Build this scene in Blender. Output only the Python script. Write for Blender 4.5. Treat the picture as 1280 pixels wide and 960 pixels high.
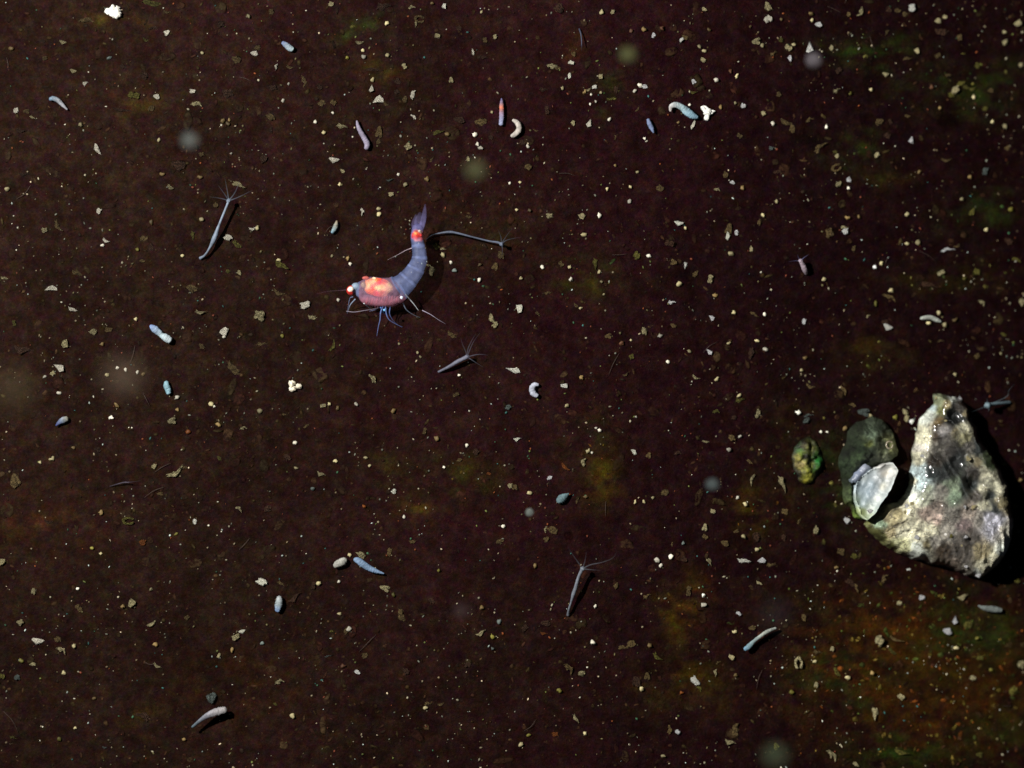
import bpy, bmesh, math, random
import numpy as np
from mathutils import Vector, geometry, Matrix
random.seed(7); rng = np.random.default_rng(11)
S = bpy.context.scene
for o in list(bpy.data.objects): bpy.data.objects.remove(o)

# ---------------------------------------------------------------- camera, world, strobe, exposure
CAMZ = 25.0
cam = bpy.data.objects.new('camera', bpy.data.cameras.new('camera')); S.collection.objects.link(cam)
cam.location = (0, 0, CAMZ); cam.rotation_euler = (0, 0, 0)
cam.data.sensor_width = 36.0; cam.data.lens = 36.0 * CAMZ / 12.8
cam.data.clip_start = 0.1; cam.data.clip_end = 500
cam.data.dof.use_dof = True; cam.data.dof.focus_distance = CAMZ - 0.12; cam.data.dof.aperture_fstop = 0.046
S.camera = cam
w = bpy.data.worlds.new('World'); S.world = w; w.use_nodes = True
sky = w.node_tree.nodes.new('ShaderNodeTexSky'); sky.sky_type = 'NISHITA'; sky.sun_disc = False
sky.sun_elevation = math.radians(45); sky.sun_rotation = math.radians(300)
w.node_tree.links.new(sky.outputs[0], w.node_tree.nodes['Background'].inputs[0])
w.node_tree.nodes['Background'].inputs[1].default_value = 0.003      # deep, nearly lightless water
LAMP = Vector((-13.0, 7.5, 18.0))
ld = bpy.data.lights.new('dive_strobe', 'SPOT'); ld.energy = 48000; ld.shadow_soft_size = 0.32
ld.spot_size = math.radians(80); ld.spot_blend = 0.6; ld.color = (1.0, 0.97, 0.93)
lo = bpy.data.objects.new('dive_strobe', ld); S.collection.objects.link(lo); lo.location = LAMP
lo.rotation_euler = (Vector((0.5, 0, 0)) - LAMP).to_track_quat('-Z', 'Y').to_euler()
S.view_settings.view_transform = 'Standard'; S.view_settings.look = 'None'
S.view_settings.exposure = 0.0; S.view_settings.gamma = 1.0

# ---------------------------------------------------------------- helpers
def lin(c):
    c = c / 255.0
    return c / 12.92 if c <= 0.04045 else ((c + 0.055) / 1.055) ** 2.4
def L3(r, g, b): return (lin(r), lin(g), lin(b))
def hsh(ix, iy, s):
    h = (ix.astype(np.int64) * 374761393 + iy.astype(np.int64) * 668265263 + s * 974634777) & 0xffffffff
    h = ((h ^ (h >> 13)) * 1274126177) & 0xffffffff
    return ((h ^ (h >> 16)) & 0xffff) / 65535.0
def vn(x, y, s=0):
    x = np.asarray(x, float); y = np.asarray(y, float)
    ix = np.floor(x); iy = np.floor(y); fx = x - ix; fy = y - iy
    fx = fx * fx * (3 - 2 * fx); fy = fy * fy * (3 - 2 * fy)
    a = hsh(ix, iy, s); b = hsh(ix + 1, iy, s); c = hsh(ix, iy + 1, s); d = hsh(ix + 1, iy + 1, s)
    return (a * (1 - fx) + b * fx) * (1 - fy) + (c * (1 - fx) + d * fx) * fy
def fbm(x, y, s=0, o=4):
    t = 0; a = 0.5; n = 0
    for k in range(o):
        t = t + a * vn(x * 2 ** k + 17.3 * k, y * 2 ** k - 9.1 * k, s + k); n += a; a *= 0.5
    return t / n
def G(x, y):                                                           # ground height
    x = np.asarray(x, float); y = np.asarray(y, float)
    return -0.032 * np.clip(x - 0.8, 0, 9) ** 1.55 + 0.16 * (fbm(x * 0.5 + 40, y * 0.5 + 40, 3, 3) - 0.5) + 0.05 * (fbm(x * 2.2, y * 2.2, 9, 3) - 0.5)
def P(px, py, h=0.0):                                                  # a spot on the ground, h above it
    z = 0.0
    for _ in range(5):
        k = (CAMZ - z) / CAMZ
        x = (px - 640) / 100 * k; y = (480 - py) / 100 * k
        z = float(G(x, y)) + h
    return Vector((x, y, z))
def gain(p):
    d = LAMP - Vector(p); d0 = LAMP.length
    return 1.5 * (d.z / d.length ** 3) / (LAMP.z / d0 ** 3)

def tag(o, label=None, cat=None, group=None, kind=None):
    if label: o['label'] = label
    if cat: o['category'] = cat
    if group: o['group'] = group
    if kind: o['kind'] = kind
    return o
def empty(name, loc):
    o = bpy.data.objects.new(name, None); S.collection.objects.link(o); o.location = loc
    o.empty_display_size = 0.1
    return o
def mesh_obj(name, vs, fs, mat, parent=None, cols=None, smooth=True, origin=None):
    if origin is None:
        origin = Vector(parent.location) if parent is not None else Vector(np.mean(np.array(vs), axis=0))
    me = bpy.data.meshes.new(name)
    v = np.array(vs, float) - np.array(origin)
    me.from_pydata(v.tolist(), [], fs); me.update()
    if smooth: me.polygons.foreach_set('use_smooth', [True] * len(me.polygons))
    if cols is not None:
        at = me.color_attributes.new('Col', 'FLOAT_COLOR', 'POINT')
        c = np.array(cols, float)
        if c.shape[1] == 3: c = np.hstack([c, np.ones((len(c), 1))])
        at.data.foreach_set('color', c.ravel())
    me.materials.append(mat)
    o = bpy.data.objects.new(name, me); S.collection.objects.link(o)
    if parent is not None: o.parent = parent
    else: o.location = origin
    return o
def cat_rom(pts, n):
    p = np.array([list(q) for q in pts], float)
    if len(p) == 2: t = np.linspace(0, 1, n)[:, None]; return p[0] * (1 - t) + p[1] * t
    e = np.vstack([2 * p[0] - p[1], p, 2 * p[-1] - p[-2]]); out = []
    for u in np.linspace(0, len(p) - 1, n):
        i = min(int(u), len(p) - 2); t = u - i; a, b, c, d = e[i:i + 4]
        out.append(0.5 * ((2 * b) + (c - a) * t + (2 * a - 5 * b + 4 * c - d) * t * t + (3 * b - a - 3 * c + d) * t ** 3))
    return np.array(out)
def tube(pts, radii, seg=8, n=None, flat=1.0, lump=0.0, seed=0):
    """rows of px-free 3-D points + radii -> verts, faces, u (0..1 along)"""
    n = n or max(6, 4 * len(pts)); q = cat_rom([list(p) + [r] for p, r in zip(pts, radii)], n)
    c = q[:, :3]; r = np.clip(q[:, 3], 0.0012, None)
    T = np.gradient(c, axis=0); T /= np.linalg.norm(T, axis=1)[:, None] + 1e-9
    vs = []; us = []; fs = []
    for i in range(n):
        side = np.cross(T[i], [0, 0, 1.0]); side = side / (np.linalg.norm(side) + 1e-6); up = np.cross(side, T[i])
        for k in range(seg):
            a = 2 * math.pi * k / seg
            rr = r[i] * (1 + lump * (float(vn(i * 0.7 + seed, k * 1.3, seed)) - 0.5))
            vs.append(c[i] + side * math.cos(a) * rr + up * math.sin(a) * rr * flat); us.append(i / (n - 1))
    for i in range(n - 1):
        for k in range(seg):
            fs.append((i * seg + k, i * seg + (k + 1) % seg, (i + 1) * seg + (k + 1) % seg, (i + 1) * seg + k))
    for e, sg in ((0, -1), (n - 1, 1)):
        vs.append(c[e] + T[e] * r[e] * 0.6 * sg); us.append(e / (n - 1)); j = len(vs) - 1
        for k in range(seg):
            a, b = e * seg + k, e * seg + (k + 1) % seg
            fs.append((a, b, j) if sg > 0 else (b, a, j))
    return vs, fs, np.array(us)
def ico(sub):
    bm = bmesh.new(); bmesh.ops.create_icosphere(bm, subdivisions=sub, radius=1)
    bm.verts.ensure_lookup_table(); v = np.array([list(x.co) for x in bm.verts]); f = [[q.index for q in p.verts] for p in bm.faces]; bm.free()
    return v, f
ICO = {k: ico(k) for k in (1, 2, 3, 4)}
def blob(center, rx, ry, rz, ang=0, sub=2, lump=0.25, seed=0):
    v, f = ICO[sub]; v = v.copy()
    s = 1 + lump * (fbm(v[:, 0] * 1.7 + v[:, 2] * 1.1 + seed * 3.1, v[:, 1] * 1.7 - v[:, 2] * 0.9 + seed, seed, 3) - 0.5) * 2
    v = v * s[:, None] * np.array([rx, ry, rz]); c, sn = math.cos(ang), math.sin(ang)
    x = v[:, 0] * c - v[:, 1] * sn; y = v[:, 0] * sn + v[:, 1] * c
    return np.stack([x, y, v[:, 2]], 1) + np.array(center), f
def merge(parts):
    vs = []; fs = []; n = 0
    for v, f in parts:
        vs.append(np.array(v)); fs += [[i + n for i in q] for q in f]; n += len(v)
    return np.vstack(vs), fs

# ---------------------------------------------------------------- materials
def newmat(name):
    m = bpy.data.materials.new(name); m.use_nodes = True
    nt = m.node_tree; return m, nt, nt.nodes['Principled BSDF']
def noise(nt, scale, detail=6, rough=0.6, dist=0.0):
    t = nt.nodes.new('ShaderNodeTexCoord'); n = nt.nodes.new('ShaderNodeTexNoise')
    n.inputs['Scale'].default_value = scale; n.inputs['Detail'].default_value = detail
    n.inputs['Roughness'].default_value = rough; n.inputs['Distortion'].default_value = dist
    nt.links.new(t.outputs['Object'], n.inputs['Vector']); return n.outputs['Fac']
def ramp(nt, fac, stops):
    r = nt.nodes.new('ShaderNodeValToRGB'); nt.links.new(fac, r.inputs[0]); e = r.color_ramp.elements
    while len(e) < len(stops): e.new(0.5)
    for k, (p, c) in enumerate(stops): e[k].position = p; e[k].color = (*c, 1) if len(c) == 3 else c
    return r.outputs[0]
def mul(nt, a, b):
    m = nt.nodes.new('ShaderNodeMix'); m.data_type = 'RGBA'; m.blend_type = 'MULTIPLY'; m.inputs[0].default_value = 1
    nt.links.new(a, m.inputs[6]); nt.links.new(b, m.inputs[7]); return m.outputs[2]
def bump(nt, bs, fac, dist, st=1.0):
    b = nt.nodes.new('ShaderNodeBump'); b.inputs['Distance'].default_value = dist; b.inputs['Strength'].default_value = st
    nt.links.new(fac, b.inputs['Height']); nt.links.new(b.outputs[0], bs.inputs['Normal'])
def col_mat(name, rough=0.6, spec=0.3, ns=14, lo=0.55, hi=1.35, bd=0.01, alpha=False, src='attr', sss=0.0, edge=0.0):
    m, nt, bs = newmat(name)
    if src == 'attr':
        a = nt.nodes.new('ShaderNodeAttribute'); a.attribute_name = 'Col'; col = a.outputs['Color']; al = a.outputs['Alpha']
    else:
        a = nt.nodes.new('ShaderNodeObjectInfo'); col = a.outputs['Color']; al = a.outputs['Alpha']
    f = noise(nt, ns, 5, 0.65)
    r = ramp(nt, f, [(0.3, (lo,) * 3), (0.7, (hi,) * 3)])
    nt.links.new(mul(nt, col, r), bs.inputs['Base Color'])
    bs.inputs['Roughness'].default_value = rough; bs.inputs['Specular IOR Level'].default_value = spec
    if bd: bump(nt, bs, noise(nt, ns * 1.7, 5, 0.7), bd)
    if sss:
        bs.inputs['Subsurface Weight'].default_value = sss; bs.inputs['Subsurface Scale'].default_value = 0.05
    if alpha:
        if edge:
            lw = nt.nodes.new('ShaderNodeLayerWeight'); lw.inputs[0].default_value = 0.35
            ma = nt.nodes.new('ShaderNodeMath'); ma.operation = 'MULTIPLY_ADD'; ma.inputs[1].default_value = edge; ma.inputs[2].default_value = 1.0 - edge * 0.4
            nt.links.new(lw.outputs['Facing'], ma.inputs[0])
            mb = nt.nodes.new('ShaderNodeMath'); mb.operation = 'MULTIPLY'; mb.use_clamp = True
            nt.links.new(ma.outputs[0], mb.inputs[0]); nt.links.new(al, mb.inputs[1]); al = mb.outputs[0]
        nt.links.new(al, bs.inputs['Alpha'])
    return m
M_grain = col_mat('mineral_grain', 0.35, 0.6, 2.6, 0.55, 1.4, 0.10, src='obj')
def soft_edge(m, k=1.7, ns=2.2, lo_=.34, hi_=.52, a0=.35):              # fluffy marine-snow edges: thinner matter towards the rim
    nt = m.node_tree; bs = nt.nodes['Principled BSDF']; lw = nt.nodes.new('ShaderNodeLayerWeight'); lw.inputs[0].default_value = .5
    i_ = nt.nodes.new('ShaderNodeMath'); i_.operation = 'SUBTRACT'; i_.inputs[0].default_value = 1; nt.links.new(lw.outputs['Facing'], i_.inputs[1])
    q_ = nt.nodes.new('ShaderNodeMath'); q_.operation = 'MULTIPLY'; q_.inputs[1].default_value = k; q_.use_clamp = True; nt.links.new(i_.outputs[0], q_.inputs[0])
    nz = ramp(nt, noise(nt, ns, 5, .7), [(lo_, (a0,) * 3), (hi_, (1, 1, 1))]); f_ = nt.nodes.new('ShaderNodeMath'); f_.operation = 'MULTIPLY'
    nt.links.new(q_.outputs[0], f_.inputs[0]); nt.links.new(nz, f_.inputs[1]); nt.links.new(f_.outputs[0], bs.inputs['Alpha']); return m
M_floc = soft_edge(col_mat('soft_floc', 0.6, 0.25, 2.4, 0.35, 1.55, 0.10, src='obj'))
M_silt = col_mat('silt', 0.6, 0.2, 9, 0.6, 1.3, 0.0)
M_algae = col_mat('algae', 0.55, 0.25, 18, 0.5, 1.5, 0.01)
M_shell = col_mat('old_shell', 0.30, 0.7, 24, 0.40, 1.45, 0.03)
def cracks(m, sc, w_):
    nt = m.node_tree; bs = nt.nodes['Principled BSDF']; l_ = bs.inputs['Base Color'].links[0].from_socket
    t_ = nt.nodes.new('ShaderNodeTexCoord'); v_ = nt.nodes.new('ShaderNodeTexVoronoi'); v_.feature = 'DISTANCE_TO_EDGE'; v_.inputs['Scale'].default_value = sc
    n_ = nt.nodes.new('ShaderNodeTexNoise'); n_.inputs['Scale'].default_value = 5; mx = nt.nodes.new('ShaderNodeVectorMath'); mx.operation = 'MULTIPLY_ADD'; mx.inputs[1].default_value = (.5, .5, .5)
    nt.links.new(t_.outputs['Object'], n_.inputs['Vector']); nt.links.new(n_.outputs['Color'], mx.inputs[0]); nt.links.new(t_.outputs['Object'], mx.inputs[2]); nt.links.new(mx.outputs[0], v_.inputs['Vector'])
    nt.links.new(mul(nt, l_, ramp(nt, v_.outputs['Distance'], [(0, (.25, .22, .2)), (w_, (1, 1, 1))])), bs.inputs['Base Color'])
cracks(M_shell, 4.0, .03)
M_shell.node_tree.nodes['Principled BSDF'].inputs['Coat Weight'].default_value = .7; M_shell.node_tree.nodes['Principled BSDF'].inputs['Coat Roughness'].default_value = .12
M_crust = col_mat('dark_crust', .6, .3, 24, .4, 1.45, .03)
M_nacre = col_mat('worn_plate', 0.35, 0.5, 14, 0.8, 1.15, 0.006)
M_jelly = col_mat('translucent_tissue', 0.5, 0.25, 16, 0.6, 1.3, 0.003, alpha=True, edge=0.35)
M_worm = col_mat('worm_skin', 0.55, 0.2, 22, 0.6, 1.3, 0.006, alpha=True)
soft_edge(M_worm, 2.3, 8, .3, .55, .7)
M_organ = col_mat('pigment', 0.35, 0.6, 30, 0.6, 1.3, 0.01)
M_mote = col_mat('drifting_mote', 0.8, 0.0, 10, 0.6, 1.2, 0.0, alpha=True)

# ground material
M_ground, nt, bs = newmat('silty_biofilm')
a = nt.nodes.new('ShaderNodeAttribute'); a.attribute_name = 'Col'
f1 = noise(nt, 5.5, 8, 0.7, 0.4); r1 = ramp(nt, f1, [(0.25, (0.45, 0.42, 0.5)), (0.5, (0.95, 0.95, 0.95)), (0.68, (1.5, 1.6, 1.35)), (0.82, (2.1, 2.5, 1.8))])
f2 = noise(nt, 34, 6, 0.75); r2 = ramp(nt, f2, [(0.3, (0.66, 0.66, 0.7)), (0.52, (0.97, 0.97, 0.97)), (0.66, (1.4, 1.4, 1.3)), (0.78, (2.6, 2.6, 2.2))])
def hue(sc, lo, hi):                                                   # mottled hue: each channel drifts on its own
    t_ = nt.nodes.new('ShaderNodeTexCoord'); n_ = nt.nodes.new('ShaderNodeTexNoise'); n_.inputs['Scale'].default_value = sc; n_.inputs['Detail'].default_value = 4
    m_ = nt.nodes.new('ShaderNodeMapRange'); m_.data_type = 'FLOAT_VECTOR'; nt.links.new(t_.outputs['Object'], n_.inputs['Vector']); nt.links.new(n_.outputs['Color'], m_.inputs['Vector'])
    m_.inputs[7].default_value = (.3,) * 3; m_.inputs[8].default_value = (.7,) * 3; m_.inputs[9].default_value = lo; m_.inputs[10].default_value = hi; return m_.outputs['Vector']
nt.links.new(mul(nt, mul(nt, mul(nt, mul(nt, a.outputs['Color'], r1), r2), hue(9, (.84, .76, .68), (1.18, 1.26, 1.28))), hue(26, (.85, .82, .72), (1.15, 1.2, 1.25))), bs.inputs['Base Color'])
bs.inputs['Roughness'].default_value = 0.7; bs.inputs['Specular IOR Level'].default_value = 0.0
bump(nt, bs, noise(nt, 22, 8, 0.75), 0.022)

# ---------------------------------------------------------------- ground
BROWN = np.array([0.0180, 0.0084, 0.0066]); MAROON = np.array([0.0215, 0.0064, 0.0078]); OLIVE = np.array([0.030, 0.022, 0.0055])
RUST = np.array([0.072, 0.026, 0.005]); GREEN = np.array([0.026, 0.036, 0.008]); GOLD = np.array([0.058, 0.034, 0.005]); PITCH_SHADE = np.array([0.0125, 0.0047, 0.0056])
STAINS_AND_SHADE = [ # px, py, rx, ry, colour, strength; darkest rows paint shell shadow and lamp falloff
 (1110,830,120,80,RUST,.75),(1160,890,70,60,RUST,.7),(1260,860,60,70,RUST,.7),(1210,790,60,45,GREEN,.8),(1060,850,60,35,GREEN,.6),(1130,940,60,25,GREEN,.9),
 (1120,780,50,25,RUST,.9),(1165,838,35,25,GOLD,.8),(1250,930,50,50,GREEN,.5),(848,772,20,34,GOLD,.9),(862,748,18,28,RUST,.6),(757,602,22,30,GOLD,.9),(740,560,26,40,OLIVE,.6),
 (523,632,22,14,GOLD,.7),(575,604,40,26,OLIVE,.8),(490,575,30,20,OLIVE,.5),(945,640,28,34,GOLD,.8),(1085,64,60,18,GREEN,.9),(1200,105,60,24,GREEN,.9),(1215,140,40,18,GREEN,.6),
 (1070,190,40,18,GREEN,.6),(1100,225,30,14,OLIVE,.9),(1130,222,22,9,GOLD,.6),(1230,268,40,22,GREEN,.6),(1190,345,70,18,OLIVE,.8),(1100,440,34,26,OLIVE,.9),(1075,435,20,12,GOLD,.5),
 (455,38,30,10,GREEN,.8),(475,85,30,7,GOLD,.4),(120,25,36,8,GOLD,.5),(165,128,36,10,GOLD,.4),(740,345,36,20,OLIVE,.9),(760,120,22,26,GREEN,.5),(730,60,24,12,RUST,.3),
 (990,560,36,60,OLIVE,.5),(1055,600,40,60,GREEN,.5),(1010,760,80,26,OLIVE,.5),(870,855,34,26,GOLD,.7),(800,860,26,26,OLIVE,.8),(650,830,60,60,BROWN,.6),(60,660,60,30,RUST,.25),
 (180,895,24,14,GOLD,.35),(300,860,60,40,RUST,.2),(630,300,60,40,OLIVE,.3),(1250,480,40,40,PITCH_SHADE,.7),(1262,600,20,110,PITCH_SHADE,.8),(1120,500,50,12,PITCH_SHADE,.9),(1120,560,24,60,PITCH_SHADE,.6),
 (1120,605,16,30,OLIVE,.6),(1000,730,40,14,PITCH_SHADE,.4),(900,200,160,110,PITCH_SHADE,.25),(1190,400,160,60,PITCH_SHADE,.2),(960,540,60,90,PITCH_SHADE,.3)]
nx, ny = 420, 320
xs = np.linspace(-8.0, 8.0, nx); ys = np.linspace(-6.1, 6.1, ny)
def stretch(a, core, far):                                             # the outer rows run far beyond the frame
    a = a.copy(); a[:6] = [-far, -far * .5, -far * .25, -far * .12, -core * 1.35, -core * 1.1]; a[-6:] = -a[:6][::-1]; return a
xs = stretch(xs, 8.0, 120); ys = stretch(ys, 6.1, 120)
X, Y = np.meshgrid(xs, ys); Xf, Yf = X.ravel(), Y.ravel(); Zf = G(Xf, Yf)
Zf = Zf + 0.022 * (fbm(Xf * 8, Yf * 8, 21, 3) - 0.5)
fi = np.arange(nx * ny).reshape(ny, nx)
faces = np.stack([fi[:-1, :-1].ravel(), fi[:-1, 1:].ravel(), fi[1:, 1:].ravel(), fi[1:, :-1].ravel()], 1).tolist()
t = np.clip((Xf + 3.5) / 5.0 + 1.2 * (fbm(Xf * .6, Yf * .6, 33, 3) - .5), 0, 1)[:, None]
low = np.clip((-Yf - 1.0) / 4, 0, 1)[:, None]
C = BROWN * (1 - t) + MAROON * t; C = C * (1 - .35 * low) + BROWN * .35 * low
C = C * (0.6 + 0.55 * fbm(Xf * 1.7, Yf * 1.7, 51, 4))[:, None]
t2 = np.clip((Xf - 0.5) / 4.5 + .8 * (fbm(Xf * .7, Yf * .7, 37, 3) - .5), 0, .72)[:, None]; C = C * (1 - t2) + PITCH_SHADE * t2  # painted lamp falloff: ground colour darkens towards the right
gx = (Xf * 100 / (CAMZ - Zf) * CAMZ + 640); gy = (480 - Yf * 100 / (CAMZ - Zf) * CAMZ)
wx = gx + 46 * (fbm(Xf * 2.2, Yf * 2.2, 61, 4) - .5); wy = gy + 46 * (fbm(Xf * 2.2, Yf * 2.2, 71, 4) - .5)
for (sx, sy, rx, ry, cc, st) in STAINS_AND_SHADE:
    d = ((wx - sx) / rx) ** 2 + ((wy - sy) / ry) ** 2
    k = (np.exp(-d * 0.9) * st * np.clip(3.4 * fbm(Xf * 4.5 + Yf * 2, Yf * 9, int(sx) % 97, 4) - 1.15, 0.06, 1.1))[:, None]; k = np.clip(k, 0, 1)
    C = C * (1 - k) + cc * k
C = C / (1.28 + .14 * np.clip(Xf / 4, 0, 1) * np.clip(.6 + Yf / 4, 0, 1))[:, None]  # overall scale, plus a little more painted falloff at upper right
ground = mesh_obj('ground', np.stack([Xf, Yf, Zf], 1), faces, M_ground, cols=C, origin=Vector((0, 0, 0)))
tag(ground, kind='structure')

# ---------------------------------------------------------------- shell, built from its outline
def relief(name, outline, hf, colf, mat, parent, step=0.016, base=0.05, z0=None):
    """a solid lump with the given plan outline, hf(x, y, edge distance) above the ground"""
    pts = [P(*q) for q in outline]; o2 = np.array([[p.x, p.y] for p in pts])
    n = len(o2); lo_, hi_ = o2.min(0), o2.max(0)
    ring = []
    for i in range(n):
        a, b = o2[i], o2[(i + 1) % n]; m = max(2, int(np.linalg.norm(b - a) / (step * 1.1)))
        nrm = np.array([b[1] - a[1], a[0] - b[0]]); nrm /= np.linalg.norm(nrm) + 1e-9
        for k in range(m):
            q = a + (b - a) * k / m; q = q + nrm * 0.035 * (float(fbm(q[0] * 7, q[1] * 7, 5, 3)) - .5) * 2
            ring.append(q)
    ring = np.array(ring); R = len(ring)
    gxs, gys = np.meshgrid(np.arange(lo_[0], hi_[0], step), np.arange(lo_[1], hi_[1], step))
    q = np.stack([gxs.ravel(), gys.ravel()], 1) + (rng.random((gxs.size, 2)) - .5) * step * .4
    a = ring; b = np.roll(ring, -1, 0)
    ins = np.zeros(len(q), bool)
    for i in range(R):
        c = ((a[i, 1] > q[:, 1]) != (b[i, 1] > q[:, 1]))
        with np.errstate(divide='ignore', invalid='ignore'):
            xx = (b[i, 0] - a[i, 0]) * (q[:, 1] - a[i, 1]) / (b[i, 1] - a[i, 1]) + a[i, 0]
        ins ^= c & (q[:, 0] < xx)
    q = q[ins]; d = np.min(np.linalg.norm(q[:, None, :] - ring[None, ::2, :], axis=2), axis=1)
    keep = d > step * .6; q = q[keep]; d = d[keep]
    allp = np.vstack([ring, q]); dd = np.concatenate([np.zeros(R), d])
    res = geometry.delaunay_2d_cdt([Vector(p) for p in allp], [(i, (i + 1) % R) for i in range(R)], [], 1, 1e-6)
    vv = np.array([[p.x, p.y] for p in res[0]]); tri = [list(t) for t in res[2]]
    src = [r[0] if r else 0 for r in res[3]]; dd = dd[src]
    g = G(vv[:, 0], vv[:, 1]); z = g + hf(vv[:, 0], vv[:, 1], dd)
    top = np.stack([vv[:, 0], vv[:, 1], z], 1); N = len(top)
    cols = colf(vv[:, 0], vv[:, 1], z, dd)
    inv = {s: i for i, s in reversed(list(enumerate(src)))}
    vs = list(top); cl = list(cols); idx = []
    for i in range(R):
        j = inv.get(i, 0); idx.append(j); vs.append([top[j, 0], top[j, 1], g[j] - base]); cl.append(cols[j] * .6)
    fs = [t for t in tri]
    for i in range(R):
        i2 = (i + 1) % R; fs.append([idx[i], N + i, N + i2, idx[i2]])
    ob = mesh_obj(name, vs, fs, mat, parent, cl)
    bm = bmesh.new(); bm.from_mesh(ob.data); bmesh.ops.recalc_face_normals(bm, faces=bm.faces)
    bm.faces.ensure_lookup_table()
    if sum(f.normal.z for f in bm.faces) < 0: bmesh.ops.reverse_faces(bm, faces=bm.faces)
    bm.to_mesh(ob.data); bm.free()
    return ob
def topx(x, y, z): k = CAMZ / (CAMZ - z); return x * 100 * k + 640, 480 - y * 100 * k
def spots(table, power=3.2, warp=12.0, sc=5.0, seed=0):
    T = np.array([[a, b, r] for a, b, r, c in table]); CC = np.array([L3(*c) for a, b, r, c in table])
    def f(x, y, z, d):
        px, py = topx(x, y, z)
        px = px + warp * (fbm(x * sc, y * sc, 81 + seed, 4) - .5) * 2; py = py + warp * (fbm(x * sc, y * sc, 91 + seed, 4) - .5) * 2
        w_ = 1.0 / (1e-3 + (((px[:, None] - T[:, 0]) ** 2 + (py[:, None] - T[:, 1]) ** 2) / T[:, 2] ** 2) ** (power / 2) )
        return (w_[:, :, None] * CC[None]).sum(1) / w_.sum(1)[:, None]
    return f
SH = [(1167,494),(1176,493),(1185,494),(1198,498),(1208,508),(1213,525),(1223,545),(1238,565),(1250,588),(1257,606),(1264,632),(1265,660),(1259,689),(1244,706),(1225,722),(1206,717),(1190,711),
      (1176,709),(1160,703),(1143,698),(1122,691),(1104,680),(1086,666),(1079,655),(1087,646),(1099,638),(1109,631),(1122,628),(1132,619),(1135,606),(1136,590),(1138,575),(1141,560),(1145,541),(1149,526),(1158,513),(1166,505)]
def sh_h(x, y, d):
    px = x * 100 + 640; py = 480 - y * 100
    ux, uy = px - 1138, py - 700                                        # growth ridges fan round the lower left
    rad = np.hypot(ux, uy) + 9 * (fbm(x * 3, y * 3, 7, 3) - .5) * 2
    low_ = np.clip((py - 600) / 30, 0, 1)
    r_low = (1 - (rad / 13.0) % 1) * 1.6
    edge = px - 1200 - 0.55 * (py - 520) + 10 * (fbm(x * 4, y * 4, 12, 3) - .5) * 2
    r_up = (1 - (edge / 15.0) % 1) * 1.6
    h = 0.34 * (1 - np.exp(-d / 0.045)) + 0.12 * (1 - np.exp(-d / 0.35))
    ed = np.clip(d / .25, .12, 1)
    h += ed * 0.022 * (low_ * r_low + (1 - low_) * r_up * 1.0)
    h += ed * 0.11 * (fbm(x * 3.0, y * 3.0, 31, 3) - .5) + ed * 0.03 * (fbm(x * 14, y * 14, 41, 3) - .5)
    for (cx, cy, r, k) in ((1195,520,12,-.16),(1180,565,17,-.14),(1200,580,14,-.12),(1216,604,12,-.10),(1240,620,8,-.08),(1173,517,6,-.06),(1150,575,9,.06),(1145,672,16,.08),(1135,637,7,.07),(1178,660,10,-.05),(1192,500,4,.05),(1211,573,3.5,.08),(1250,690,12,.05),(1218,605,10,-.06)):
        h += k * np.exp(-((px - cx) ** 2 + (py - cy) ** 2) / r ** 2)
    return np.maximum(h * np.clip(0.45 + d / 0.06, 0, 1), 0.05)
CREAM=(236,222,196); WHT=(250,246,238); BLU=(206,216,222); MAU=(154,142,134); DMAU=(86,76,70); SLA=(44,52,52); DSL=(24,28,28); OLV=(120,116,70); TAN=(172,152,118); ORG=(164,146,112); GRN=(150,165,140); LAV=(222,212,230); DBR=(74,58,44)
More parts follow.
